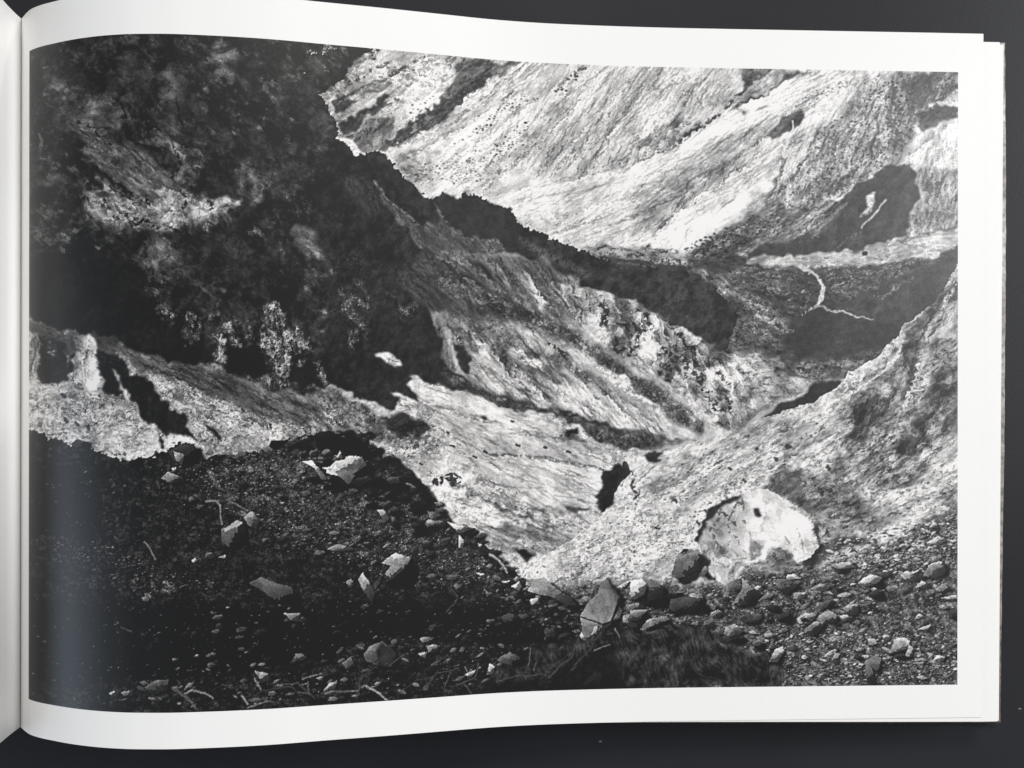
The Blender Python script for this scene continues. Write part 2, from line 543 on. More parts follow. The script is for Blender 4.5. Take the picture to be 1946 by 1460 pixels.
def mask(pts, warp=4.0, fine=0.5, soft=1.0):
    p = rect(pts)
    sl = bbox(p, 3 * warp + 3 * fine + 4 * soft + 4)
    px = GXX[sl] + warp * WX[sl] + fine * WFX[sl]; py = GYY[sl] + warp * WY[sl] + fine * WFY[sl]
    ins = np.zeros(px.shape, bool)
    n_ = len(p)
    for i in range(n_):
        xa, ya = p[i]; xb, yb = p[(i + 1) % n_]
        if ya == yb:
            continue
        cnd = (ya > py) != (yb > py)
        ins ^= cnd & (px < (xb - xa) * (py - ya) / (yb - ya) + xa)
    mk = ins.astype(f32)
    return sl, blur(mk, 0.5 * soft / SX) if soft > 0.9 else mk


def put(sl, mk, val):
    T[sl] = T[sl] * (1 - mk) + val * mk


def tex(sl, kind, ang=0.0):
    """tone multipliers, mean about 0"""
    if kind == 'flat':
        return 0.05 * norm(fb(sl, 12, octv=3)) + 0.06 * grain(sl)
    if kind == 'dark':
        return 0.10 * norm(fb(sl, 26, octv=3)) + 0.08 * relief(fb(sl, 18, octv=3, gain=0.36)) + 0.07 * facet(sl, 8, 20, 1.5)[0] + 0.08 * grain(sl)
    rough = np.clip(0.80 + 0.30 * norm(fb(sl, 42, ang, 1.6, 3)), 0.35, 1.5)          # smooth and coarse ground alternate
    if kind == 'scree':
        return (0.045 * norm(fb(sl, 60, ang, 2, 3)) + 0.035 * norm(fb(sl, 16, ang, 2.5, 3)) + 0.07 * np.tanh(relief(fb(sl, 30, ang, 2.5, 3, gain=0.36)))
                + (0.35 + 0.8 * rough) * (0.12 * facet(sl, 4.4, ang, 1.3)[0] + 0.06 * facet(sl, 9, ang, 1.6)[0] + 0.06 * grain(sl)) - 0.5 * np.clip(norm(fb(sl, 4.6, octv=2)) - 1.7, 0, 1) * (rough > 0.6))
    if kind in ('streak', 'gully'):
        rib = np.tanh(relief_x(fb(sl, 24, ang, 4.5, 3, gain=0.36, bend=12), ang)) * 0.10
        rib2 = np.tanh(relief_x(fb(sl, 8, ang, 5, 2, gain=0.4, bend=12), ang)) * 0.05 * rough * np.clip(norm(fb(sl, 60, octv=2)) + 0.2, 0, 1.3)
        out = (rib + rib2 + 0.055 * norm(fb(sl, 40, ang, 4, 3, bend=10)) + (0.25 + 0.8 * rough) * (0.085 * facet(sl, 4.2, ang, 1.8)[0] + 0.055 * grain(sl)))
        if kind == 'gully':
            r_ = np.abs(fb(sl, 15, ang, 4, 3, gain=0.5, bend=12))
            on = np.clip(norm(fb(sl, 55, octv=2)) * 1.5, 0, 1)
            out = out - 0.34 * np.clip(1 - r_ / 0.04, 0, 1) * on + 0.10 * np.clip(1 - np.abs(r_ - 0.06) / 0.04, 0, 1) * on
            out = out - 0.5 * np.clip(norm(fb(sl, 4.6, octv=2)) - 1.4, 0, 1) * np.clip(norm(fb(sl, 50, octv=2)), 0, 1)
        return out
    if kind == 'rock':
        h = fb(sl, 40, ang, 1.8, 3, gain=0.36, bend=8)
        c1, e1 = facet(sl, 24, ang, 1.7); c2, e2 = facet(sl, 11, ang, 1.5); c3, e3 = facet(sl, 5, ang, 1.3)
        crk = np.clip(1 - e1 / 0.10, 0, 1) * np.clip(norm(fb(sl, 40, octv=2)) + 0.3, 0, 1)
        return (0.16 * np.tanh(1.2 * relief(h)) + 0.13 * c1 + 0.11 * c2 + 0.06 * rough * c3 - 0.26 * crk - 0.10 * np.clip(1 - e2 / 0.12, 0, 1) * rough
                + 0.08 * norm(fb(sl, 50, octv=2)) + 0.05 * grain(sl))
    if kind == 'mottle':
        big = norm(fb(sl, 46, ang, 2, 4)); r1 = relief(fb(sl, 24, ang, 2.2, 3, gain=0.36)); c1, e1 = facet(sl, 12, ang, 2.0)
        spots = np.clip(norm(fb(sl, 7, ang, 1.6, 3)) + 0.5 * big - 1.0, 0, 1.2)
        return (0.09 * big + 0.10 * np.tanh(r1) + 0.08 * c1 - 0.30 * spots + (0.3 + 0.8 * rough) * (0.11 * facet(sl, 4.6, ang, 1.8)[0] + 0.055 * grain(sl)))
    if kind == 'pebble':
        c1, e1 = facet(sl, 6.5, ang, 1.3); c2, e2 = facet(sl, 3.6)
        lump = np.clip(norm(fb(sl, 26, ang, 1.6, 3, gain=0.4)), -1.5, 2)
        return (0.22 * np.clip(c1, -1, 2) - 0.25 * np.clip(1 - e1 / 0.25, 0, 1) + 0.18 * c2 + 0.45 * np.clip(c1 - 1.1, 0, 1) + 0.16 * lump + 0.12 * grain(sl))
    raise ValueError(kind)


def R(pts, tone, kind='scree', ang=0.0, warp=3.5, fine=0.5, soft=1.5, op=1.0, amp=1.0, to=None):
    """lay a region of ground: outline, tone (or a tone running along a line), surface kind"""
    sl, mk = mask(pts, warp, fine, soft)
    if to is not None:
        t1, a, b_ = to
        ra, rb = rect([a, b_])
        d = rb - ra
        t = np.clip(((GXX[sl] - ra[0]) * d[0] + (GYY[sl] - ra[1]) * d[1]) / (d @ d), 0, 1)
        tone = tone + (t1 - tone) * t
    put(sl, mk * op, np.clip(tone * (1 + amp * tex(sl, kind, ang)), 0.02, 0.97))


def L(pts, tone, dens=0.6, ang=0.0, warp=6.0, soft=4.0, scale=11.0, gritty=1.0):
    """sunlit broken rock showing through shade: clumps of small lit facets"""
    sl, mk = mask(pts, warp, 3.0, soft)
    n_ = norm(fb(sl, scale * 1.8, ang, 1.5, 5, gain=0.75))
    cov = np.clip((n_ + (dens - 0.5) * 3.0) * 0.55 + 0.40, 0, 1)
    r1 = facet(sl, scale * 1.3, ang, 1.5)[0] + 0.6 * facet(sl, scale * 0.55, ang, 1.3)[0]
    sp = grain(sl); sp = norm(sp + 0.8 * blur(grain(sl), 1) * 3)
    val = tone * (0.60 + 0.30 * np.tanh(r1) + 0.16 * sp * gritty + 0.30 * np.clip(sp * (0.6 + 0.4 * np.tanh(r1)) - 1.0, 0, 3) * gritty)
    put(sl, mk * cov, np.clip(val, 0.07, 0.95))


def S(pts, w, tone, op=1.0, warp=1.5, soft=1.0, w2=None, gaps=0.0):
    """a line on the ground: ridge, gully, stream, root, stick"""
    p = rect(pts)
    ww = max(w, w2 if w2 is not None else w)
    sl = bbox(p, ww + 4 * warp + 4)
    px = GXX[sl] + warp * (0.55 * WX[sl] + 0.15 * WFX[sl]); py = GYY[sl] + warp * (0.55 * WY[sl] + 0.15 * WFY[sl])
    n_ = len(p) - 1
    best = np.full(px.shape, 1e9, f32)
    for i in range(n_):
        ax, ay = p[i]; bx_, by_ = p[i + 1]
        dx, dy = bx_ - ax, by_ - ay
        t = np.clip(((px - ax) * dx + (py - ay) * dy) / (dx * dx + dy * dy + 1e-9), 0, 1)
        dd = np.hypot(px - ax - t * dx, py - ay - t * dy)
        tt_ = (i + t) / n_
        hw = 0.5 * (w + ((w2 if w2 is not None else w) - w) * tt_)
        best = np.minimum(best, dd - hw)
    mk = np.clip(0.5 - best / (2 * soft), 0, 1)
    if gaps > 0:
        mk = mk * np.clip((norm(fb(sl, 9, octv=3)) - (gaps - 0.5) * 2.5) * 1.5 + 0.5, 0, 1)
    put(sl, (mk * op).astype(f32), np.clip(tone * (1 + 0.10 * grain(sl) + 0.06 * facet(sl, 4)[0]), 0.02, 0.97))


def rib(pts, w, amp, field=None):
    """a spur of ground: the side to the left of its run catches the sun, the far side falls into shade"""
    p = rect(pts)
    sl = bbox(p, 3.2 * w + 8)
    px = GXX[sl] + 0.16 * w * WX[sl] + 0.10 * w * WFX[sl]; py = GYY[sl] + 0.16 * w * WY[sl] + 0.10 * w * WFY[sl]
    best = np.full(px.shape, 1e9, f32); sg = np.zeros(px.shape, f32); end = np.zeros(px.shape, f32)
    n_ = len(p) - 1
    for i in range(n_):
        ax, ay = p[i]; bx_, by_ = p[i + 1]
        dx, dy = bx_ - ax, by_ - ay
        t = np.clip(((px - ax) * dx + (py - ay) * dy) / (dx * dx + dy * dy + 1e-9), 0, 1)
        dd = np.hypot(px - ax - t * dx, py - ay - t * dy)
        c_ = np.sign(dx * (py - ay) - dy * (px - ax))
        nw = dd < best
        sg = np.where(nw, c_, sg); end = np.where(nw, (i + t) / n_, end); best = np.minimum(best, dd)
    u = best / w
    f_ = np.where(sg > 0, np.exp(-1.1 * u) * np.clip(1.0 - 0.15 * u, 0, 1), -np.exp(-0.8 * u)) * np.clip(3.2 - u, 0, 1)
    f_ = f_ * np.clip(end * 5, 0.15, 1) * np.clip((1 - end) * 5, 0.15, 1)
    f_ = f_ * np.clip(0.75 + 0.35 * WX[sl], 0.1, 1.4)
    if field is None:
        T[sl] = T[sl] * (1 + amp * np.where(f_ > 0, 0.55, 1.0) * f_)
    else:
        field[sl] = field[sl] + amp * f_


def streaks(pts, n_, ang, l0, l1, w=1.6, amp=0.23, jit=7, bright=0.3):
    """washed lines and stone trails running down the slope"""
    sl0, mk = mask(pts, 0, 0, 0)
    ys, xs_ = np.nonzero(mk > 0.5)
    if len(ys) == 0:
        return
    for k in RS.randint(0, len(ys), n_):
        x0, y0 = float(_gx[xs_[k] + sl0[1].start]), float(_gy[ys[k] + sl0[0].start])
        a_ = math.radians(ang + RS.normal(0, jit)); ln = RS.uniform(l0, l1)
        p = [(x0, y0)]
        for i in range(3):
            a_ += math.radians(RS.normal(0, 5))
            p.append((p[-1][0] + ln / 3 * math.cos(a_), p[-1][1] + ln / 3 * math.sin(a_)))
        p = np.array(p)
        sl = bbox(p, 5)
        px, py = GXX[sl] + 0.8 * WFX[sl], GYY[sl] + 0.8 * WFY[sl]
        best = np.full(px.shape, 1e9, f32); end = np.zeros(px.shape, f32)
        for i in range(3):
            ax, ay = p[i]; dx, dy = p[i + 1] - p[i]
            t = np.clip(((px - ax) * dx + (py - ay) * dy) / (dx * dx + dy * dy + 1e-9), 0, 1)
            d = np.hypot(px - ax - t * dx, py - ay - t * dy)
            end = np.where(d < best, (i + t) / 3, end); best = np.minimum(best, d)
        ww = w * RS.uniform(0.5, 1.4)
        m_ = np.clip(1.2 - best / (ww + 0.5), 0, 1) * np.clip(4 * end * (1 - end) * 1.6, 0, 1)
        s_ = RS.uniform(0.4, 1.0) * (amp * 0.6 if RS.rand() < bright else -amp)
        T[sl] = T[sl] * (1 + s_ * m_)


def stone(pts, tone, shade=0.55, cast=0.08, tx=0.16, clen=1.0):
    """one stone: cast shadow down to the right, face lit from the upper left"""
    p = np.array(pts, float)
    c = p.mean(0); sz = p.max(0) - p.min(0)
    if cast is not None:
        sh = [(x + sz[0] * 0.16 * clen, y + sz[1] * 0.14 * clen) for x, y in pts]
        sl, mk = mask(sh, 1.0, 0.6, 1.5)
        put(sl, mk * 0.85, cast)
    sl, mk = mask(pts, 0.6, 0.25, 0.8)
    q = rect([tuple(c)])[0]
    g = ((GXX[sl] - q[0]) / (sz[0] + 1) * 0.8 + (GYY[sl] - q[1]) / (sz[1] + 1) * 0.9)
    fc = facet(sl, max(7, sz.max() * 0.45), 30, 1.4)[0] + 0.5 * facet(sl, max(4, sz.max() * 0.15), 30, 1.4)[0]
    val = 0.86 * tone * (1 - shade * np.clip(g, -0.35, 0.8)) * (1 + 0.6 * tx * fc + 0.05 * grain(sl))
    th_ = RS.uniform(0.5, 1.35); off = RS.uniform(-0.08, 0.22)
    fl = (GXX[sl] - q[0]) / (sz[0] + 1) * math.cos(th_) + (GYY[sl] - q[1]) / (sz[1] + 1) * math.sin(th_) - off + 0.05 * WFX[sl]
    val = val * np.where(fl > 0, RS.uniform(0.5, 0.75), 1.06)
    th2 = RS.uniform(-0.6, 0.3)
    fl2 = (GXX[sl] - q[0]) / (sz[0] + 1) * math.sin(th2) - (GYY[sl] - q[1]) / (sz[1] + 1) * math.cos(th2) - RS.uniform(0.1, 0.3) + 0.04 * WFY[sl]
    val = val * np.where(fl2 > 0, RS.uniform(1.08, 1.22), 1.0)
    put(sl, mk, np.clip(val, 0.04, 0.97))


# ---- far hillside, upper right
R(PXY("560,60 1840,110 1840,540 1180,540 900,460 600,300"), 0.76, 'gully', -38, warp=0, amp=0.75)
R(PXY("600,90 900,100 860,170 780,240 700,295 600,240"), 0.62, 'gully', -35, soft=6)
R(Z(2, "560,420 760,380 720,470 640,500 520,610 440,680 430,560 500,470"), 0.82, 'streak', -60, soft=5)
R(Z(2, "300,230 420,210 560,190 700,180 820,200 760,330 700,380 560,430 440,420 480,330 360,330"), 0.70, 'scree', soft=5)
R(PXY("650,262 700,228 745,215 752,250 725,288 690,292"), 0.40, 'mottle', -50, soft=4)
R(Z(2, "850,190 1200,200 1050,300 900,400 720,560 640,600 420,710 380,700 540,580 650,480 760,350 800,240"), 0.36, 'mottle', -38, soft=4)
S(Z(2, "1000,290 830,400 640,500 540,600 460,680"), 15, 0.22, 0.85, soft=4, gaps=0.42, warp=3)
S(Z(2, "960,310 780,440 700,500"), 8, 0.20, 0.8, soft=2, gaps=0.5, warp=3)
R(PXY("646,248 643,236 669,223 712,199 732,182 742,186 733,206 709,216 682,236 655,253"), 0.20, 'dark', warp=3, soft=2)
S(Z(2, "640,170 520,230 400,310 300,350 180,400 100,440"), 5, 0.25, 0.85, soft=2, w2=9, gaps=0.3)
R(Z(2, "230,350 330,320 440,320 420,360 320,400 240,400"), 0.30, 'mottle', soft=4, op=0.8)
S(Z(2, "430,210 350,240 260,300 180,330"), 7, 0.26, 0.8, gaps=0.45, soft=2)
S(Z(2, "370,130 300,150 330,180"), 11, 0.18, 0.9, gaps=0.3, soft=2)
R(Z(2, "90,450 170,420 230,430 190,470 120,490"), 0.2, 'dark', soft=3)
S(Z(2, "500,400 330,500 200,560"), 8, 0.24, 0.7, gaps=0.5, soft=2)
R(Z(2, "120,640 180,650 260,720 290,740 220,740 150,690"), 0.84, 'scree', soft=2)
R(Z(2, "1300,220 1450,230 1250,330 1100,460 950,610 720,720 480,770 440,740 640,640 860,560 1000,440 1180,290"), 0.84, 'streak', -38, soft=8)
R(Z(2, "1000,640 1200,520 1260,420 1400,330 1500,230 1700,225 1500,420 1250,640 1050,760"), 0.79, 'streak', -45, soft=8, amp=0.7)
R(PXY("1040,150 1180,126 1420,132 1400,180 1320,230 1220,300 1120,330 1010,330 960,290 1010,230"), 0.70, 'gully', -56, soft=10, amp=0.85)
S(Z(2, "1560,225 1480,280 1400,350"), 12, 0.42, 0.8, gaps=0.35, soft=4, w2=5)
for s_ in ("1840,430 1700,560 1640,700 1540,850", "1946,520 1800,640 1700,780 1560,900", "1700,470 1560,640 1460,760 1370,880",
           "1620,440 1460,600 1350,740 1280,840", "1540,420 1400,560 1290,700", "1900,600 1830,720 1720,800", "1440,700 1330,790 1270,870",
           "1180,760 1050,860 960,950", "1100,700 950,850 850,900"):
    S(Z(2, s_), 2.2, 0.30, 0.6, warp=4, soft=1.2, w2=3.4, gaps=0.45)
S(Z(2, "1946,750 1700,830 1500,870 1300,910 1000,960"), 4, 0.45, 0.6, warp=3, soft=2, gaps=0.4)
R(Z(2, "1946,790 1700,880 1300,930 1000,980 1100,1040 1300,1020 1946,880"), 0.78, 'streak', -14, soft=8)
R(PXY("880,330 1000,345 1240,330 1330,320 1240,430 1100,470 1040,445 960,392"), 0.76, 'gully', -30, soft=10, op=0.85, amp=0.7)
R(Z(2, "460,760 640,700 760,720 660,790 700,880 560,900 500,830"), 0.55, 'mottle', -20, soft=8, op=0.8)
R(Z(3, "650,130 830,120 760,170 690,220 640,260 600,310 640,210"), 0.36, 'mottle', -40, soft=4)
R(Z(3, "880,130 960,130 700,290 560,360 420,430 300,520 520,380 620,300"), 0.60, 'streak', -32, soft=4)
S(Z(3, "640,250 560,340 430,430 330,510 220,590 60,655"), 7, 0.20, 0.9, warp=4, soft=2, gaps=0.38)
S(Z(3, "430,420 300,520 180,610"), 13, 0.36, 0.7, warp=4, soft=3, gaps=0.42)
R(Z(3, "140,480 250,400 330,390 330,470 240,560 90,640 20,660 60,560"), 0.62, 'rock', -40, soft=5)
R(Z(3, "1030,125 960,125 860,200 700,300 550,390 640,360 780,270 900,200"), 0.36, 'streak', -33, soft=3)
R(Z(3, "1110,140 1240,140 1200,190 1000,270 800,400 600,540 400,640 200,740 0,800 0,720 260,590 460,480 650,370 860,240"), 0.86, 'streak', -31, soft=6, amp=0.7)
R(Z(3, "0,700 330,560 600,470 820,440 760,560 600,690 420,790 260,880 100,960 0,1000"), 0.76, 'gully', -34, soft=9, amp=0.7)
R(Z(3, "0,840 250,740 500,650 640,600 560,720 420,800 280,940 200,1040 80,1080 0,1120"), 0.66, 'gully', -48, soft=8, amp=0.8)
R(PXY("1492,272 1472,300 1442,372 1400,425 1330,462 1262,482 1212,478 1232,450 1300,392 1380,334 1450,288"), 0.87, 'streak', -38, soft=6, amp=0.7)
S(Z(3, "810,500 640,620 520,810 300,930 210,1040 60,1130"), 2.5, 0.45, 0.6, warp=3, soft=1.5, gaps=0.45)
R(Z(3, "1100,450 1250,200 1450,150 1560,330 1640,520 1560,650 1200,860 1000,960 750,980 850,800 1000,680"), 0.57, 'mottle', -62, soft=9)
R(Z(3, "1180,200 1330,190 1290,300 1180,420 1080,480 1120,330"), 0.72, 'streak', -60, soft=8)
S(Z(3, "1080,480 1040,600 950,730 870,850 760,980 700,1080"), 8, 0.34, 0.75, warp=4, soft=3, gaps=0.4)
S(Z(3, "1430,340 1420,440 1400,560 1390,640"), 4, 0.36, 0.8, warp=3, soft=2)
S(Z(3, "870,560 860,700 820,800 750,930"), 9, 0.5, 0.7, warp=5, soft=4, gaps=0.35)
S(Z(3, "1140,580 1130,700 1130,820"), 5, 0.38, 0.7, warp=4, soft=2, gaps=0.4)
S(Z(3, "1230,480 1260,600 1240,700"), 4, 0.36, 0.6, warp=4, soft=2, gaps=0.4)
R(Z(3, "1480,140 1895,145 1895,270 1760,330 1650,440 1620,530 1500,600 1470,520 1520,400 1500,260"), 0.40, 'mottle', -70, soft=7, amp=1.3)
R(Z(3, "1560,190 1680,150 1760,150 1740,260 1640,290 1580,270"), 0.27, 'dark', soft=7)
R(Z(3, "1890,250 1890,300 1780,330 1720,350 1790,300"), 0.72, 'scree', soft=3)
R(Z(3, "1650,480 1660,380 1760,340 1895,320 1895,390 1800,430 1680,495"), 0.27, 'mottle', -30, soft=4)
R(Z(3, "1895,400 1895,700 1640,690 1560,660 1630,600 1640,540 1740,480 1820,440"), 0.77, 'gully', -70, soft=5)
R(Z(3, "820,545 805,500 860,430 990,362 1002,400 930,480 870,530"), 0.24, 'rock', -30, warp=3, soft=1.5)
S(Z(3, "925,425 935,470 910,500"), 3, 0.75, 0.9)
R(Z(3, "1660,700 1895,700 1895,1050 1800,1080 1640,1120 1560,1140 1630,960 1670,830"), 0.60, 'mottle', -75, soft=5)
S(Z(3, "1700,760 1720,860 1690,960 1640,1060"), 8, 0.35, 0.6, warp=5, soft=4, gaps=0.4)
R(Z(3, "260,1250 430,1120 700,980 800,900 1000,950 1110,900 1100,1000 900,1110 700,1180 560,1240 380,1260"), 0.44, 'mottle', -36, soft=8, amp=1.2)
R(Z(3, "1190,890 1290,800 1400,730 1530,680 1600,683 1650,735 1662,820 1630,940 1590,1080 1480,1140 1250,1180 1000,1205 700,1205 680,1170 850,1120 950,1030 1010,960 1110,905"), 0.265, 'dark', warp=3, soft=2.5, amp=0.6)
R(Z(3, "700,1110 860,1020 1000,960 1120,910 1220,890 1200,960 1100,1060 900,1110 760,1140"), 0.40, 'streak', -42, soft=9, amp=1.7)
for s_ in ("1180,900 1050,1010 960,1100", "1240,900 1130,1000 1060,1110", "1100,920 960,1000 860,1080"):
    S(Z(3, s_), 5, 0.58, 0.6, warp=4, soft=3, gaps=0.45)
R(Z(3, "1320,990 1360,910 1355,870 1400,830 1402,885 1372,950"), 0.80, 'scree', warp=1.5, soft=1.5)
R(Z(3, "1300,900 1340,870 1360,890 1340,960 1300,970"), 0.22, 'dark', warp=2, soft=2)
S(Z(3, "1470,878 1410,950 1330,1040"), 5, 0.66, 0.95, warp=1.5, soft=1.5, w2=3)
S(Z(3, "1330,1050 1250,1110 1190,1150"), 4, 0.42, 0.6, warp=3, soft=2, gaps=0.4)

for s_, w_, t_, o_ in (
        ("1240,205 1120,290 1040,370 960,460", 3, 0.42, 0.6), ("1060,330 930,450 800,540 640,640 470,700", 4, 0.40, 0.6), ("1180,470 1020,560 860,650 690,740", 3, 0.50, 0.5),
        ("1946,330 1780,460 1640,600 1500,760", 3, 0.45, 0.5), ("1820,250 1640,400 1500,540 1380,690", 3, 0.48, 0.5), ("1946,610 1860,690 1760,800", 4, 0.35, 0.7),
        ("1600,600 1520,720 1440,830", 3, 0.34, 0.7), ("1500,700 1420,790 1350,870", 3, 0.36, 0.7), ("1380,770 1290,830 1260,880", 3, 0.4, 0.7),
        ("1700,640 1640,760 1530,880", 3, 0.32, 0.7), ("1946,690 1840,790 1700,870", 4, 0.4, 0.6), ("1946,960 1700,1020 1500,1090 1300,1120", 4, 0.5, 0.5),
        ("1946,1060 1760,1130 1600,1200", 5, 0.45, 0.55), ("1640,1100 1480,1160 1380,1200", 6, 0.42, 0.55), ("1946,900 1800,950 1640,980", 3, 0.5, 0.5),
        ("1000,880 920,940 860,960", 5, 0.42, 0.55), ("1150,800 1030,880 960,960", 4, 0.4, 0.6)):
    S(Z(2, s_), w_, t_, o_, warp=4, soft=1.4, gaps=0.36)
for s_, w_, t_, o_ in (
        ("0,560 160,470 300,410 340,400", 4, 0.40, 0.6), ("100,250 220,210 330,170", 8, 0.45, 0.55), ("300,260 350,250 320,330", 9, 0.35, 0.55), ("0,900 160,830 330,760 560,660", 5, 0.48, 0.55),
        ("0,980 140,920 280,850", 7, 0.42, 0.5), ("640,600 520,680 420,790 340,880", 4, 0.42, 0.6), ("340,760 300,860 240,960 200,1040", 4, 0.34, 0.65), ("620,700 520,800 470,830", 4, 0.4, 0.6),
        ("880,640 850,760 790,880 740,950", 6, 0.42, 0.6), ("1100,460 1000,640 900,780 830,880", 4, 0.36, 0.65), ("1000,680 960,760 880,850", 5, 0.36, 0.6), ("1280,300 1240,400 1210,500 1200,640", 4, 0.40, 0.55),
        ("1330,280 1300,400 1270,520", 4, 0.42, 0.5), ("1520,240 1530,340 1510,440 1520,540", 12, 0.26, 0.6), ("1490,440 1530,520 1560,580", 12, 0.30, 0.6), ("1600,180 1640,260 1620,360", 14, 0.26, 0.6),
        ("1440,560 1400,640 1300,700", 6, 0.36, 0.6), ("1180,780 1080,860 1000,920", 7, 0.34, 0.6), ("1160,900 1010,960 880,1010", 5, 0.32, 0.6), ("740,990 620,1080 500,1150", 6, 0.40, 0.6),
        ("850,1000 720,1100 620,1180", 6, 0.30, 0.6), ("330,1060 270,1160 260,1230", 4, 0.45, 0.5), ("1760,780 1790,880 1760,960", 7, 0.40, 0.5), ("1860,560 1840,700 1850,860", 4, 0.55, 0.5),
        ("1895,960 1780,1010 1700,1080", 6, 0.4, 0.55)):
    S(Z(3, s_), w_, t_, o_, warp=4, soft=1.6, gaps=0.38)
R(Z(3, "1130,830 1200,800 1260,720 1300,700 1220,800 1180,860"), 0.34, 'mottle', -60, soft=4, op=0.7)
R(Z(3, "960,930 1010,920 1040,950 980,960"), 0.22, 'dark', soft=2, op=0.8)
for nz, w_, a_, s_ in (
        (2, 20, 0.34, "440,740 640,600 860,440 1100,240"), (2, 18, 0.26, "480,800 760,640 1050,450 1300,240"), (2, 16, 0.22, "700,880 950,680 1200,480 1500,260"), (2, 15, 0.20, "1000,960 1200,760 1400,560 1700,280"),
        (2, 14, 0.22, "1300,900 1450,720 1600,540 1850,290"), (2, 14, 0.22, "1500,880 1640,700 1800,500 1946,340"), (2, 12, 0.3, "130,600 300,500 480,400 640,300"), (2, 10, 0.3, "110,440 280,350 450,290 640,190"),
        (2, 12, 0.2, "1300,1130 1560,1060 1946,900"), (2, 12, 0.2, "1000,980 1300,930 1700,850 1946,760"),
        (3, 16, 0.40, "0,690 250,560 450,430 640,260"), (3, 14, 0.34, "550,390 780,270 1000,130"), (3, 18, 0.28, "100,960 400,800 700,580 900,440"), (3, 20, 0.34, "60,1120 300,930 560,760 820,560"),
        (3, 16, 0.34, "700,1080 850,860 1000,680 1100,460"), (3, 14, 0.25, "1000,950 1200,830 1400,740 1560,660"), (3, 12, 0.28, "1120,820 1180,640 1230,420"), (3, 12, 0.28, "1390,640 1420,500 1430,340"),
        (3, 12, 0.25, "760,980 860,760 880,560"), (3, 12, 0.2, "1540,600 1570,420 1600,240"), (3, 12, 0.25, "1560,660 1700,560 1895,400"), (3, 12, 0.2, "1690,1060 1720,900 1760,740"), (3, 10, 0.3, "300,1240 520,1110 740,970")):
    rib(Z(nz, s_), w_, a_)


streaks(Z(2, "760,150 1300,210 1100,420 860,600 500,760 420,700"), 90, -40, 30, 120, amp=0.17)
streaks(Z(2, "1200,220 1946,240 1946,820 1400,900 1000,880 900,720"), 230, -52, 25, 110, amp=0.17)
streaks(Z(2, "1000,960 1946,860 1946,1280 1500,1260 1150,1060"), 90, -24, 25, 120, amp=0.17)
streaks(Z(3, "0,130 660,130 600,300 0,640"), 80, -52, 25, 90, amp=0.17)
streaks(Z(3, "560,400 1100,140 1180,220 820,440 0,800 0,680"), 90, -31, 40, 160, amp=0.16)
streaks(Z(3, "0,820 820,460 880,560 300,1150 0,1160"), 140, -42, 30, 130, amp=0.17)
streaks(Z(3, "880,560 1250,200 1600,540 1000,950 760,960"), 130, -64, 20, 80, amp=0.17)
streaks(Z(3, "1640,700 1895,420 1895,1000 1700,1080"), 60, -78, 15, 60, amp=0.17)
streaks(Z(3, "700,1100 1110,910 1200,900 1000,1150"), 50, -42, 20, 70, bright=0.7)


def dots(nz, s_, n_, tmin=0.15, tmax=0.35, rmin=1.2, rmax=3.6):
    sl, mk = mask(Z(nz, s_), 0, 0, 0)
    ys, xs_ = np.nonzero(mk > 0.5)
    for k in RS.randint(0, len(ys), n_):
        cy_, cx_ = ys[k] + sl[0].start, xs_[k] + sl[1].start
        r_ = RS.uniform(rmin, rmax) * RS.rand() ** 0.7 / SX + 0.4
        w_ = int(r_ + 2)
        y0, y1, x0, x1 = max(0, cy_ - w_), min(GH, cy_ + w_ + 1), max(0, cx_ - w_), min(GW, cx_ + w_ + 1)
        yy, xx = np.mgrid[y0:y1, x0:x1]
        f_ = np.clip((r_ - np.hypot(xx - cx_, (yy - cy_) * 1.3)) * 0.9 + 0.5, 0, 1) * 0.8
        T[y0:y1, x0:x1] = T[y0:y1, x0:x1] * (1 - f_) + RS.uniform(tmin, tmax) * f_
dots(2, "1240,540 1230,580 1150,680 1060,760 1000,760 1030,660 1150,580", 45, rmax=2.6)
dots(2, "470,820 640,790 900,760 1040,740 1000,850 800,900 560,900", 150, 0.3, 0.5, rmax=2.0)
dots(2, "900,350 1000,280 900,400 720,520 640,560 700,480", 50, rmax=2.6)
dots(2, "1100,440 1260,380 1280,420 1100,520 900,640 800,680", 60, rmax=2.4)
dots(2, "560,440 740,380 560,560 520,560", 20, rmax=2.4)
dots(2, "1380,380 1500,250 1560,240 1440,380", 40)
dots(2, "700,760 1200,620 1300,700 1100,850 800,930", 120, 0.3, 0.5, rmax=2.2)
dots(3, "930,350 1040,250 1240,180 1260,230 1080,300 960,370", 45, 0.3, 0.45, rmax=2.2)
dots(3, "1100,470 1480,180 1640,500 1560,640 1200,850 1000,950 860,960", 420, 0.25, 0.45, rmax=3.2)
dots(3, "1460,200 1860,150 1860,260 1660,420 1560,600 1480,560", 260, 0.18, 0.38)
dots(3, "300,1150 700,980 900,960 760,1120 500,1230 330,1240", 260, 0.18, 0.4)
dots(3, "0,560 330,400 330,480 90,640", 60, 0.3, 0.5, rmax=2.4)
dots(3, "0,1180 220,1200 300,1240 180,1230", 60)
sl, mk = mask(PXY("640,80 1840,110 1840,300 1740,320 1600,370 1480,400 1300,480 1050,450 900,370 720,290 640,240"), 6, 1, 20)
T[sl] = T[sl] * (1 + 0.09 * mk)
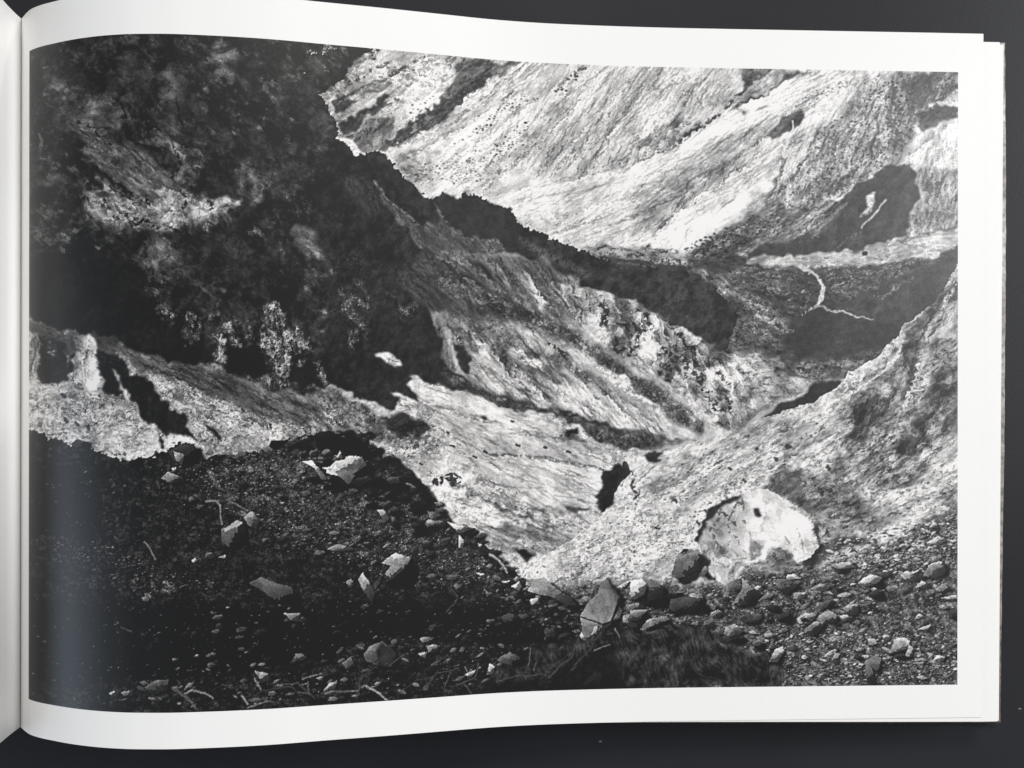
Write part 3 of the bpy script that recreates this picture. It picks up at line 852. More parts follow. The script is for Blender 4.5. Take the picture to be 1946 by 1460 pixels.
# valley floor
R(PXY("1110,476 1300,492 1430,486 1611,480 1690,462 1825,428 1825,560 1825,720 1300,720 1200,520"), 0.30, 'streak', 8, warp=2, soft=3, amp=1.5)
R(PXY("1420,500 1430,487 1611,480 1690,462 1825,432 1825,466 1790,482 1700,498 1600,507 1500,509"), 0.68, 'streak', -6, soft=4)
S(PXY("1120,478 1180,484 1250,492 1300,500"), 12, 0.66, 0.9, warp=3, soft=4, gaps=0.25)
R(PXY("1110,470 1200,466 1300,478 1310,496 1200,488"), 0.5, 'mottle', soft=4, amp=1.4)
S(Z(3, "1340,1190 1355,1188"), 8, 0.15, 1, soft=1)
for s_ in ("680,70 800,120 950,170", "720,60 860,90 1000,110", "650,110 760,160 900,230", "1120,100 1300,80 1500,60 1700,30", "1140,160 1300,120 1460,110 1640,60",
           "1130,200 1250,180 1400,140", "1150,230 1260,200 1350,170", "700,160 830,220 960,240", "560,140 700,190 820,260"):
    S(Z(6, s_), 4, 0.55, 0.75, warp=4, soft=2, gaps=0.5)
R(Z(6, "1895,10 1760,50 1560,120 1480,160 1300,260 1130,300 1380,375 1600,420 1740,290 1800,230 1895,110"), 0.265, 'dark', soft=4, amp=0.6)
for s_ in ("1610,150 1540,200 1480,250 1400,285", "1420,190 1340,220 1250,270", "1560,110 1480,150 1400,180"):
    S(Z(6, s_), 9, 0.48, 0.7, warp=4, soft=3, gaps=0.42, w2=3)
R(Z(6, "330,70 480,110 640,210 760,270 850,350 930,420 900,470 820,430 700,330 560,250 420,160"), 0.52, 'mottle', 30, soft=6, amp=1.4)
R(Z(6, "440,220 620,300 800,420 860,480 850,600 960,700 700,700 560,600 540,480"), 0.36, 'mottle', 20, soft=7, amp=1.3)
R(Z(6, "930,380 1060,320 1200,350 1380,388 1600,425 1500,520 1250,630 940,610 870,500"), 0.235, 'flat', soft=5)
S(Z(6, "820,410 880,460 930,450"), 6, 0.6, 0.8, soft=2, gaps=0.3)
R(Z(6, "960,690 1000,630 1100,650 1230,620 1350,620 1320,660 1240,700 1210,740 1100,750 1030,745"), 0.46, 'mottle', soft=5, amp=1.3)
R(Z(6, "540,595 700,555 760,620 820,700 960,720 1040,745 950,815 780,900 620,1010 560,900 640,760 620,650"), 0.62, 'mottle', 20, soft=5)
for s_, t_, d_, a_ in (("520,60 760,70 960,110 1050,200 1040,300 900,330 780,260 640,190", 0.52, 0.36, 14), ("1130,110 1400,90 1700,40 1880,10 1700,80 1400,170 1150,240", 0.56, 0.38, -14),
                       ("560,300 700,290 860,400 840,520 760,600 640,480", 0.50, 0.40, 35), ("900,640 1020,620 1240,640 1300,660 1100,730 980,710", 0.52, 0.45, 5), ("1380,230 1560,150 1640,140 1500,240 1400,290", 0.5, 0.4, -28)):
    L(Z(6, s_), t_, d_, a_, warp=4, soft=8, scale=7, gritty=0.7)
S(Z(6, "985,82 1040,105 1070,140 1105,190 1112,235 1085,280 1060,308"), 4.5, 0.78, 0.95, warp=3, soft=1.5, w2=8)
S(Z(6, "1040,110 1080,150 1110,200 1100,260"), 7, 0.72, 0.8, warp=6, soft=1.5, gaps=0.45)
S(Z(6, "1050,305 1100,320 1200,345 1300,370 1385,380"), 5, 0.62, 0.95, warp=3, soft=1.2, w2=2)
S(Z(6, "1060,312 1030,330 990,355"), 6, 0.66, 0.9, warp=2, soft=1.5, gaps=0.2)
R(Z(6, "755,968 840,888 1000,818 1040,752 1100,742 1200,744 1212,765 1110,840 1000,885 830,945"), 0.20, 'flat', warp=1.5, soft=1.2)
S(Z(6, "830,880 920,840 1010,805"), 4, 0.72, 0.9, soft=1.5, gaps=0.2)

# ---- the dark mountain: everything left of and below its skyline
SKY = "30,20 600,60 713,90 700,98 679,106 664,128 649,155 620,172 603,177 613,182 623,205 636,224 643,247 639,264 662,280 672,292 702,293 713,285 728,291 745,310 768,333 771,346 787,352 797,366 820,379 842,366 857,379 876,379 880,366 895,369 908,371 929,389 960,394 978,408 988,428 1024,441 1077,464 1110,478 1159,497 1200,509 1256,505 1299,508 1322,526 1358,549 1394,579 1405,600 1392,630 1384,668 1374,690 1300,900 1100,1100 800,1200 30,1200"
R(PXY(SKY), 0.125, 'dark', warp=1.5, fine=1.6, soft=1.0, to=(0.215, (560, 350), (1250, 540)))  # lighter right end: the page's gloss veil put into the ink tone
R(PXY("600,90 690,100 640,165 600,178 610,200 640,260 600,300 560,200"), 0.185, 'dark', soft=8, op=0.7)
R(Z(2, "0,100 50,100 110,110 60,180 20,160"), 0.4, 'rock', soft=2, op=0.0)
L(Z(1, "1730,135 1760,105 1840,108 1800,140 1745,155"), 0.85, 0.8, soft=1, warp=2)
L(Z(1, "1645,140 1670,138 1690,155 1700,185 1680,180"), 0.85, 0.7, soft=1, warp=2)
L(Z(1, "1740,200 1810,205 1800,250 1750,250"), 0.5, 0.45, soft=3)
L(Z(1, "1620,310 1660,300 1650,320"), 0.6, 0.6, soft=1)
L(Z(2, "180,280 300,170 360,140 340,170 250,230 200,300 140,320"), 0.7, 0.5, -40, soft=3, warp=3)

# cliff, upper left: one rock relief, lit where gaps in the shade let the sun in
LB = np.full((GH, GW), -1.35, f32); LT = np.full((GH, GW), 0.27, f32)


def lit(pts, tone, dens, soft=12.0):
    sl, mk = mask(pts, 7.0, 1.0, soft)
    LB[sl] = LB[sl] + mk * (0.35 + 2.9 * dens)
    LT[sl] = np.maximum(LT[sl], mk * tone * 1.0)


for s_, t_, d_, a_ in (
        ("130,300 210,280 330,310 420,400 480,420 560,480 640,540 520,600 420,570 330,480 220,440 140,380", 0.40, 0.55, 20),
        ("200,470 330,470 420,570 400,620 300,600 210,560", 0.36, 0.5, 20),
        ("330,560 430,580 520,640 640,700 780,810 880,880 960,950 900,970 700,960 560,900 450,800 360,700 300,620", 0.42, 0.66, 33),
        ("640,640 760,645 900,650 1000,700 1120,760 1050,830 1000,940 920,900 900,780 830,700 640,665", 0.46, 0.5, 20),
        ("340,1000 520,960 720,970 900,970 950,1000 1000,1110 860,1200 780,1200 640,1150 480,1150 400,1080", 0.50, 0.74, 20),
        ("920,990 1090,985 1260,990 1280,1040 1180,1090 1090,1130 980,1110 940,1060", 0.62, 0.85, 5),
        ("370,900 450,890 540,920 700,960 560,1000 430,960", 0.46, 0.6, 20),
        ("790,290 860,270 910,330 920,420 850,440 760,400 740,320", 0.47, 0.6, 0),
        ("800,430 920,430 920,560 860,640 700,600 690,520", 0.26, 0.5, 0),
        ("690,110 760,125 745,150 700,140", 0.6, 0.7, 0), ("520,60 690,60 700,150 560,180", 0.26, 0.45, 0),
        ("860,150 960,170 990,260 920,300 840,230", 0.33, 0.42, 0),
        ("1060,120 1160,90 1260,140 1270,200 1200,310 1140,290 1120,200", 0.38, 0.62, 0),
        ("1210,330 1260,370 1250,430 1200,430", 0.34, 0.5, 0), ("1250,480 1290,540 1280,590 1250,560", 0.42, 0.6, 80),
        ("1250,750 1360,800 1440,890 1400,1000 1330,1060 1260,950", 0.38, 0.62, 45),
        ("1310,1150 1360,1150 1420,1210 1480,1260 1390,1240 1320,1190", 0.48, 0.6, 35),
        ("1560,1180 1600,1110 1700,1180 1800,1200 1890,1280 1820,1290 1740,1330 1650,1340 1560,1260", 0.42, 0.66, 35),
        ("1690,1175 1800,1215 1890,1280 1830,1285 1740,1230", 0.66, 0.75, 35),
        ("700,1220 800,1220 900,1310 840,1420 780,1450 690,1460 650,1370", 0.38, 0.56, 80),
        ("60,1150 300,1150 300,1320 220,1330 120,1250", 0.27, 0.42, 20), ("400,1250 600,1240 560,1300 440,1320", 0.32, 0.4, 10),
        ("60,880 300,860 390,930 330,960 140,920", 0.32, 0.45, 20), ("100,710 200,780 260,860 240,880 170,870 150,790", 0.46, 0.6, 55),
        ("60,1060 250,1040 300,1130 80,1150", 0.26, 0.4, 0), ("1490,500 1620,500 1600,560 1520,540", 0.23, 0.5, 0),
        ("1370,280 1520,290 1500,350 1390,360", 0.22, 0.5, 0), ("900,1130 1080,1140 1180,1170 1150,1220 1000,1190", 0.36, 0.42, 5)):
    lit(Z(1, s_), t_, d_)
lit(Z(4, "650,0 880,0 840,90 780,140 770,200 740,212 720,130 680,80"), 0.42, 0.58)
lit(Z(1, "40,500 330,480 620,620 940,760 1120,780 1260,760 1460,900 1340,1080 900,1180 300,1180 40,1100"), 0.26, 0.12, 16)
lit(Z(1, "480,60 960,80 1020,420 880,620 560,500 420,300"), 0.24, 0.14, 16)
for s_, t_ in (("560,540 600,530 622,650 820,712 832,840 720,770 560,670 520,640", 0.10),
               ("1020,900 1080,770 1230,800 1260,960 1200,1010 1050,990 950,985", 0.11),
               ("860,1215 1080,1200 1200,1110 1300,1085 1310,1200 1480,1290 1500,1460 960,1460 920,1290", 0.125),
               ("40,1330 400,1330 640,1250 650,1460 40,1460", 0.115), ("300,930 380,960 330,1010 280,960", 0.11),
               ("930,700 920,800 870,850 840,760 880,690", 0.12)):
    sl, mk = mask(Z(1, s_), 4, 1, 8)
    LB[sl] = LB[sl] - mk * 2.2
for s_ in ("180,280 240,420 330,560 420,700", "400,120 480,300 560,500", "560,80 620,280 700,480", "740,120 800,320 860,520 900,640", "880,160 940,320 960,520", "1060,120 1130,260 1200,420",
           "1240,140 1220,320 1290,560", "1100,600 1160,760 1260,960", "1260,750 1360,900 1400,1060", "1000,640 1060,760 1040,920", "1480,480 1560,640 1600,820", "1400,280 1480,420 1500,600",
           "640,640 900,660 1120,770", "60,700 300,800 600,920 950,1000", "60,560 250,640 500,760 800,900", "100,1000 300,1080 640,1160", "1560,1120 1750,1200 1900,1300", "1310,1150 1480,1270",
           "700,1220 740,1340 780,1460", "860,1210 880,1340", "120,300 180,460 220,620", "300,310 420,420 520,560", "930,980 1100,990 1270,1000", "1540,900 1640,1040 1760,1160", "1640,200 1600,420 1660,640",
           "640,820 760,880 880,960", "420,820 560,900 700,1000", "200,1150 240,1260 300,1340"):
    rib(Z(1, s_), 17, 1.25, LB)
CLF = mask(PXY("40,40 640,60 700,110 640,270 660,420 760,560 760,700 560,740 300,700 40,640"), 6, 1, 14)
sl, mk = CLF
big = relief(fb(sl, 75, 25, 1.5, 3, gain=0.36)); mid = 0.7 * relief(fb(sl, 30, 30, 1.4, 3, gain=0.36)) + 0.65 * facet(sl, 20, 30, 1.5)[0]; sm = 0.75 * facet(sl, 8, 33, 2.2)[0] + 0.55 * facet(sl, 4.4, 33, 1.6)[0]
sp = norm(grain(sl) + 2.2 * blur(grain(sl), 1))
x_ = LB[sl] + 0.40 * big + 0.60 * mid + 0.42 * sm
lt_ = 1 / (1 + np.exp(-2.7 * x_))
face = np.tanh(1.3 * relief(fb(sl, 24, 33, 2.0, 2, gain=0.36))); str_ = np.tanh(norm(fb(sl, 5, 33, 6, 2)))
tone_ = LT[sl] * (0.72 + 0.20 * face + 0.12 * np.tanh(mid) + 0.27 * sm + 0.10 * str_ + 0.09 * sp + 0.16 * np.clip(sp - 1.4, 0, 2))
drk = T[sl] * (0.95 + 0.22 * np.tanh(mid) + 0.14 * np.tanh(big) + 0.12 * sm)
put(sl, mk, np.clip(drk + np.clip(tone_ - drk, 0, 1) * lt_, 0.05, 0.9))
sl, mk = CLF
T[sl] = T[sl] + mk * np.clip(0.030 + 0.030 * np.tanh(norm(fb(sl, 60, 30, 1.5, 3))) + 0.018 * facet(sl, 22, 40, 1.8)[0] + 0.014 * facet(sl, 9, 40, 1.6)[0], 0, 0.12)
R(Z(4, "40,40 560,60 680,200 800,330 960,520 1080,560 1200,650 1000,640 700,580 420,460 250,450 40,375"), 0.13, 'flat', soft=14)
for s_, t_, k_, a_, o_ in (
        ("300,600 430,590 640,700 800,820 960,950 900,975 700,965 560,905 450,805 360,705", 0.31, 'streak', 33, 0.75),
        ("340,1000 520,965 720,975 920,975 1090,990 1260,995 1270,1040 1090,1130 960,1110 860,1195 780,1195 640,1150 480,1150", 0.41, 'scree', 20, 0.8),
        ("940,990 1250,995 1270,1035 1100,1110 1000,1090", 0.54, 'rock', 10, 0.8), ("130,300 330,315 480,420 600,520 520,600 420,575 330,480 200,430", 0.27, 'rock', 20, 0.65),
        ("1250,755 1360,805 1440,895 1400,1000 1330,1055 1265,950", 0.30, 'rock', 45, 0.65), ("1060,120 1160,95 1260,145 1265,200 1200,305 1145,285 1120,200", 0.29, 'rock', 0, 0.65),
        ("790,290 860,272 910,330 915,420 850,438 765,400", 0.33, 'rock', 0, 0.65), ("1565,1180 1600,1120 1700,1180 1800,1205 1885,1280 1740,1325 1650,1335 1565,1260", 0.33, 'streak', 35, 0.75),
        ("700,1225 800,1225 895,1310 840,1420 780,1445 690,1455 655,1370", 0.28, 'rock', 80, 0.6), ("640,645 900,655 1000,705 1115,760 1050,825 1000,935 925,895 900,780 830,705", 0.30, 'rock', 25, 0.6),
        ("480,70 940,90 980,420 860,600 600,480 440,260", 0.175, 'rock', 30, 0.5), ("60,880 300,865 385,930 330,955 140,920", 0.24, 'rock', 25, 0.6), ("200,470 330,475 415,570 395,615 300,600 210,560", 0.25, 'rock', 20, 0.6)):
    R(Z(1, s_), t_ * 1.22, k_, a_, warp=6, fine=2, soft=6, op=o_, amp=1.6)
for s_ in ("600,560 620,650 700,690 820,720", "880,690 920,800 870,880", "1020,900 1085,775", "440,820 520,900 640,960", "300,930 385,1005", "640,1150 700,1120 780,1160", "330,560 420,600 520,680", "920,960 960,1010 930,1050",
           "1080,1010 1110,1040 1090,1060", "560,420 600,520", "900,420 925,560", "1010,300 1060,420 1120,520", "1170,300 1240,420", "480,1000 520,1060", "720,980 740,1030"):
    S(Z(1, s_), 6, 0.075, 0.85, warp=3, soft=2, gaps=0.25)
streaks(Z(1, "60,560 330,560 640,700 960,950 900,1150 500,1150 300,900"), 110, 33, 15, 70, amp=0.35, bright=0.5)
S(Z(1, "105,620 118,650 108,700"), 5, 0.5, 0.7, warp=2, gaps=0.2)
R(Z(4, "40,40 560,60 680,200 800,330 960,520 1080,560 1200,650 1000,640 700,580 420,460 250,450 40,375"), 0.13, 'flat', soft=10)

# half-lit slopes under the skyline
R(Z(2, "0,760 260,780 330,880 480,1100 690,1300 860,1460 200,1460 0,1250"), 0.155, 'dark', 45, soft=8)
R(Z(2, "150,860 330,900 420,1080 300,1100 200,1000"), 0.22, 'streak', 60, soft=10, amp=1.3)
R(Z(2, "330,880 370,920 430,1000 560,1120 680,1160 700,1250 820,1340 960,1460 800,1460 640,1330 480,1130 380,1000"), 0.34, 'streak', 45, soft=4, amp=1.3)
S(Z(2, "335,890 400,985 500,1070 600,1150"), 4, 0.55, 0.7, soft=2, gaps=0.3)
R(Z(2, "690,1010 760,1130 880,1225 1050,1240 1100,1320 1250,1400 1400,1460 900,1460 760,1330 620,1180"), 0.33, 'streak', 48, soft=4, amp=1.5)
S(Z(2, "700,1050 800,1190 890,1235 1050,1238 1080,1290"), 4, 0.52, 0.7, soft=2, gaps=0.35)
R(Z(2, "290,750 390,735 520,900 670,1005 720,1100 690,1140 560,1040 420,900 330,830"), 0.20, 'dark', soft=3, amp=0.7)
R(Z(2, "670,1000 735,965 850,1000 870,965 1000,1035 1100,1050 1190,1160 1180,1280 1060,1236 940,1238 880,1218 760,1110"), 0.195, 'flat', soft=2.5)
S(Z(2, "1180,1230 1300,1310 1450,1370 1560,1440"), 13, 0.36, 0.7, soft=5, gaps=0.25)
# middle slopes, sunlit
R(Z(5, "600,0 1100,0 1480,180 1640,240 1800,300 1946,390 2200,520 2350,640 2400,820 2300,990 2150,1080 1946,1070 1700,1010 1380,920 1200,890 1000,830 860,790 760,700 680,640 670,480 590,340 560,200"), 0.52, 'streak', 40, warp=2, soft=2, to=(0.66, (860, 560), (1260, 780)))
R(Z(5, "560,0 900,60 1150,330 1000,420 760,360 640,340 560,320 380,160"), 0.24, 'streak', 40, soft=7, amp=1.4)
R(Z(5, "600,0 780,0 860,80 1000,190 1040,260 900,180 760,90 680,30"), 0.40, 'streak', 42, soft=4, amp=1.5)
R(Z(5, "800,0 1250,40 1480,180 1380,330 1300,420 1180,310 1080,240 960,110"), 0.40, 'streak', 55, soft=6, amp=1.5)
S(Z(5, "630,25 720,60 790,140 870,190"), 4, 0.58, 0.75, gaps=0.3, soft=2)
R(Z(5, "1140,90 1200,190 1290,290 1370,400 1420,430 1300,420 1220,320 1160,200"), 0.70, 'rock', 55, soft=3)
R(Z(5, "1330,180 1480,180 1640,240 1800,300 1946,390 2070,440 2360,610 2460,760 2480,900 2400,1000 2280,1040 2200,960 2100,850 1946,700 1720,590 1520,480 1420,400 1360,290"), 0.60, 'rock', 40, soft=3, amp=1.25)
for s_ in ("1200,60 1290,200 1400,330", "1250,100 1360,240", "1420,200 1480,330 1470,420", "1180,120 1230,250"):
    S(Z(5, s_), 5, 0.22, 0.8, warp=3, soft=2, gaps=0.35)
for s_ in ("1580,300 1630,360 1600,420", "1790,420 1830,450 1810,520", "1700,560 1780,570 1740,600", "1720,420 1760,470", "1850,360 1870,440"):
    S(Z(5, s_), 9, 0.16, 0.85, warp=5, soft=2, gaps=0.3)
for s_ in ("160,550 230,600 300,630 390,720", "200,660 230,690", "320,700 400,760 440,800", "430,850 520,900 590,920", "500,690 550,740", "560,860 590,910",
           "60,420 40,540", "10,380 30,430 60,440", "250,470 300,500", "360,560 380,590", "640,680 690,720"):
    S(Z(6, s_), 11, 0.17, 0.85, warp=6, soft=2.5, gaps=0.42)
R(Z(6, "100,730 160,700 200,700 220,750 180,780 120,760"), 0.13, 'rock', soft=2)
R(Z(6, "0,590 180,720 420,900 520,1040 450,1050 300,900 120,770 0,690"), 0.68, 'streak', 42, soft=4)
S(Z(6, "200,830 340,900 520,1040"), 15, 0.74, 0.9, soft=4, gaps=0.15)
# scree bands
R(Z(5, "640,100 800,150 1000,240 1200,330 1400,430 1560,540 1700,640 1830,720 1946,800 2080,910 2200,1000 2170,1060 2070,1020 1946,920 1800,850 1650,720 1480,560 1300,480 1100,400 900,330 700,240 600,170"), 0.31, 'pebble', 33, soft=9, amp=0.8)
R(Z(5, "660,330 800,360 960,450 1150,530 1290,580 1400,600 1500,700 1700,820 1560,760 1380,680 1260,620 1100,580 960,520 800,420"), 0.36, 'pebble', 28, soft=8, amp=0.7)
S(Z(5, "1300,540 1380,600 1340,560"), 9, 0.15, 0.8, warp=5, gaps=0.3)
R(Z(5, "1520,610 1600,650 1720,730 1830,830 1920,900 1860,880 1720,800 1600,720"), 0.80, 'scree', soft=4)
R(Z(5, "840,330 1000,390 1100,440 1200,560 1060,500 940,420"), 0.42, 'scree', soft=5)
R(Z(5, "1060,550 1150,560 1260,660 1190,660 1100,610"), 0.80, 'scree', soft=4)
R(Z(5, "940,540 1000,560 1030,640 970,620"), 0.76, 'rock', soft=3)
R(Z(5, "700,420 780,430 880,500 980,560 1000,640 900,600 800,540"), 0.52, 'rock', 40, soft=3)
for s_ in ("700,420 760,500 830,610", "820,430 880,500 960,540", "1020,560 1040,640 1030,720", "1060,660 1120,760 1200,830", "1480,830 1560,930", "1700,850 1740,960 1720,1000"):
    S(Z(5, s_), 6, 0.24, 0.75, warp=4, soft=2, gaps=0.35)
R(Z(5, "860,640 980,640 1060,720 1160,840 1320,915 1200,880 1000,800 900,720"), 0.62, 'streak', 38, soft=5)
S(Z(5, "1130,830 1230,880 1330,920"), 6, 0.84, 0.9, soft=2)
R(Z(5, "1280,760 1460,760 1700,870 1946,940 1946,1050 1700,1000 1400,915 1340,840"), 0.72, 'streak', 55, soft=6, amp=1.2)
for nz, w_, a_, s_ in (
        (5, 13, 0.42, "1140,90 1210,200 1290,300 1400,430"), (5, 11, 0.38, "1260,60 1330,200 1420,330"), (5, 13, 0.42, "1480,180 1560,300 1600,420 1580,520"), (5, 11, 0.36, "1640,240 1700,360 1730,480"),
        (5, 11, 0.36, "1800,300 1830,420 1850,560"), (5, 13, 0.36, "960,110 1060,240 1180,320"), (5, 10, 0.3, "860,80 980,200 1060,280"), (5, 12, 0.4, "700,420 790,540 830,640"),
        (5, 13, 0.36, "830,430 900,520 1000,600 1040,720"), (5, 17, 0.34, "1050,560 1120,680 1220,800 1330,900"), (5, 10, 0.36, "940,540 1020,640 1080,740"), (5, 12, 0.3, "1160,560 1260,680 1360,800 1420,900"),
        (5, 11, 0.34, "1300,640 1400,760 1480,880 1560,960"), (5, 11, 0.34, "1420,680 1520,790 1620,900 1700,980"), (5, 11, 0.34, "1560,760 1660,860 1760,960 1820,1010"), (5, 10, 0.3, "1720,840 1820,930 1900,1000"),
        (6, 11, 0.4, "60,330 120,450 140,560"), (6, 11, 0.4, "160,380 220,500 260,620"), (6, 11, 0.4, "260,450 330,560 380,680"), (6, 12, 0.42, "360,520 430,640 480,760 500,860"), (6, 11, 0.4, "470,580 560,700 620,820"),
        (6, 10, 0.36, "560,620 640,720 700,820"), (6, 9, 0.3, "40,700 160,800 300,900 420,1000"), (5, 9, 0.3, "1880,420 1940,540 1960,660"), (5, 10, 0.3, "620,30 760,110 900,210 1050,300"), (5, 14, 0.3, "760,0 900,120 1000,230")):
    rib(Z(nz, s_), w_, a_)
streaks(Z(5, "620,20 1100,20 1400,430 1300,560 900,420"), 110, 47, 20, 90)
streaks(Z(5, "700,430 1100,480 1500,700 1946,960 1946,1050 1300,910 860,760"), 190, 45, 20, 90)
streaks(Z(6, "0,320 500,600 640,880 500,1040 0,690"), 110, 48, 12, 55)
sl, mk = mask(Z(5, "1000,120 1480,200 1946,400 2380,640 2420,900 2150,1060 1700,990 1300,900 900,740 740,480 1000,480"), 6, 1, 20)
T[sl] = T[sl] * (1 + 0.10 * mk)
# cliff rib between shade and sun
R(Z(5, "0,150 240,110 420,280 540,330 590,340 640,440 672,490 650,620 690,690 790,740 870,810 760,800 560,760 470,720 540,860 430,850 390,910 230,860 100,800 20,760 0,680"), 0.165, 'dark', soft=2, amp=0.8)
R(Z(5, "585,335 670,355 700,420 780,540 830,620 830,690 760,710 690,665 652,620 672,500 640,440"), 0.50, 'rock', 70, warp=3, soft=2)
R(Z(5, "740,500 790,540 835,620 830,680 790,690 760,600"), 0.16, 'dark', soft=3)
for s_, t_, d_ in (("60,330 100,180 240,190 250,290 230,450 250,520 200,540 110,520 140,430", 0.40, 0.58), ("110,430 240,430 250,530 110,530", 0.5, 0.6),
                   ("240,110 300,160 370,230 430,290 520,300 540,330 520,440 480,400 400,280 300,180", 0.44, 0.62), ("100,0 200,10 240,120 150,100", 0.34, 0.45)):
    L(Z(5, s_), t_, d_, 60, soft=6)
R(Z(5, "278,582 340,588 400,610 450,640 380,656 310,622"), 0.80, 'rock', soft=1.5, warp=3)
# lower valley, sunlit
R(Z(5, "470,700 560,740 680,780 740,790 860,830 1100,905 1300,935 1470,1005 1560,1085 1700,1125 1850,1145 1900,1160 1760,1250 1640,1270 1600,1480 1500,1700 1150,1830 950,1780 700,1520 560,1320 300,1100 0,1040 0,760 120,800 260,865 390,912 432,850 350,790 470,830 560,862 455,760 492,722"), 0.71, 'scree', 24, warp=2, soft=1.5)
R(Z(5, "0,770 200,860 390,910 700,1010 640,1180 420,1230 280,1140 200,1060 0,1040"), 0.62, 'scree', soft=6, amp=1.3)
R(Z(5, "480,720 760,800 1100,910 1300,940 1340,1060 1040,1040 820,970 560,860"), 0.75, 'streak', 20, soft=6, amp=0.8)
R(Z(5, "620,930 1000,1010 1330,1080 1600,1250 1560,1460 1200,1460 900,1260 700,1130"), 0.73, 'streak', 32, soft=10, amp=0.7)
R(Z(8, "570,120 700,130 900,200 1050,260 1250,330 1100,330 900,300 760,310 680,230"), 0.80, 'scree', soft=5)
R(Z(8, "880,330 1050,330 1250,350 1420,420 1340,470 1200,520 1100,490 950,440"), 0.55, 'streak', 22, soft=5, amp=1.4)
R(Z(5, "230,930 330,950 420,940 500,960 580,1000 612,1040 520,1062 400,1050 300,1000"), 0.20, 'rock', soft=3, amp=1.2)
L(Z(5, "260,980 420,1020 600,1050 520,1090 360,1070"), 0.5, 0.5)
S(Z(5, "950,1165 1060,1172 1250,1190 1430,1222 1600,1252"), 5, 0.35, 0.85, warp=2, soft=2, gaps=0.22)
S(Z(5, "1150,1180 1300,1200 1420,1215"), 9, 0.42, 0.7, warp=3, soft=3, gaps=0.45)
S(Z(5, "1050,1045 1180,1060 1340,1072"), 3, 0.45, 0.8, warp=2, soft=1.5, gaps=0.2)
S(Z(5, "1080,1030 1230,1050"), 8, 0.45, 0.6, warp=3, soft=3, gaps=0.45)
S(Z(5, "560,862 700,910 850,965 960,990"), 4, 0.42, 0.7, warp=2, soft=2, gaps=0.35)
S(Z(5, "650,1020 740,1070 800,1100"), 3, 0.4, 0.7, soft=1.5, gaps=0.3)
R(Z(5, "870,950 900,935 930,955 900,975"), 0.2, 'rock', soft=1.5, warp=3)
R(Z(5, "1390,1030 1440,1020 1455,1050 1420,1070 1380,1050"), 0.15, 'rock', soft=1.5, warp=3)
R(Z(5, "1340,1060 1480,1070 1540,1150 1450,1110"), 0.45, 'mottle', soft=4)
R(Z(5, "655,690 800,738 1000,828 1200,888 1380,920 1600,988 1946,1058 2080,1078 2100,1085 1990,1120 1946,1130 1850,1145 1700,1122 1560,1082 1470,1003 1300,932 1100,903 860,828 740,775"), 0.29, 'pebble', 20, warp=3, soft=5, amp=0.8)
R(Z(8, "660,60 720,70 900,160 1060,240 1180,290 1400,370 1300,340 1060,265 900,190 760,120"), 0.38, 'pebble', 25, soft=4, amp=0.7)
S(Z(8, "620,80 660,75"), 14, 0.15, 0.9, warp=4, gaps=0.2)
S(Z(8, "715,60 750,70"), 18, 0.15, 0.9, warp=4, gaps=0.2)
R(Z(8, "1380,225 1440,215 1510,205 1515,232 1450,245 1385,240"), 0.24, 'rock', soft=2, warp=4)
R(Z(8, "1080,470 1130,470 1200,490 1225,510 1150,525 1110,500"), 0.18, 'rock', soft=2)
for (x_, y_) in ((700, 1035), (1065, 970), (1395, 1150), (850, 1180), (915, 1150), (720, 1120), (1105, 1110), (1260, 1130), (540, 1215), (620, 1330)):
    c = Z(5, "%d,%d" % (x_, y_))[0]
    S([c, (c[0] + 5, c[1] + 2)], 5, 0.22, 0.9, warp=2)

for w_, a_, s_ in ((10, 0.2, "500,730 760,800 1000,880 1300,950"), (9, 0.2, "560,860 850,960 1100,1040 1330,1075"), (8, 0.3, "950,1165 1250,1185 1600,1250"), (10, 0.18, "640,1100 900,1200 1200,1330 1450,1440"),
                   (12, 0.2, "0,900 200,980 420,1060 640,1200"), (10, 0.2, "1360,1060 1500,1120 1640,1240"), (12, 0.2, "700,1320 950,1420 1200,1540 1400,1640")):
    rib(Z(5, s_), w_, a_)

streaks(Z(5, "480,720 1100,910 1560,1090 1600,1250 1560,1460 1100,1460 560,1100 300,980"), 150, 24, 25, 110, amp=0.22)
streaks(Z(8, "560,100 1100,200 1500,250 1300,450 1000,420 700,250"), 70, 24, 20, 80, amp=0.25)

# ---- left scree below the shade
R(Z(4, "30,378 150,410 250,458 360,470 430,472 540,510 700,590 850,620 960,650 1100,640 1250,700 1300,740 1450,700 1550,760 1700,765 1850,830 1960,860 2100,960 2100,1080 1600,1100 1430,1150 1030,1200 540,1220 30,1060"), 0.40, 'scree', 30, warp=3, soft=2, amp=1.3, to=(0.70, (330, 640), (250, 860)))
R(Z(4, "430,480 700,600 900,660 1250,720 1500,790 1720,900 1800,1000 1500,980 1200,860 900,740 650,660"), 0.34, 'streak', 30, soft=8, amp=1.5)
R(Z(4, "30,390 160,420 260,480 330,560 280,580 150,500 40,450"), 0.30, 'streak', 42, soft=4, amp=1.5)
R(Z(4, "700,700 950,790 1300,920 1560,1030 1400,1110 1100,960 900,880"), 0.66, 'scree', 25, soft=8, amp=1.2)
R(Z(4, "30,760 200,780 400,800 560,860 700,980 800,1060 1000,1090 1050,1200 540,1200 30,1030"), 0.68, 'scree', soft=6, amp=1.3)
R(Z(4, "36,470 90,490 115,620 115,720 60,770 36,740"), 0.58, 'rock', 80, soft=2)
R(Z(4, "105,490 200,520 290,580 315,680 250,720 205,775 130,740 110,600"), 0.13, 'dark', soft=2.5, warp=5)
R(Z(4, "400,462 470,470 560,520 520,600 440,560 430,500"), 0.26, 'streak', 35, soft=3)
L(Z(4, "130,500 200,530 190,640 150,600"), 0.4, 0.45)
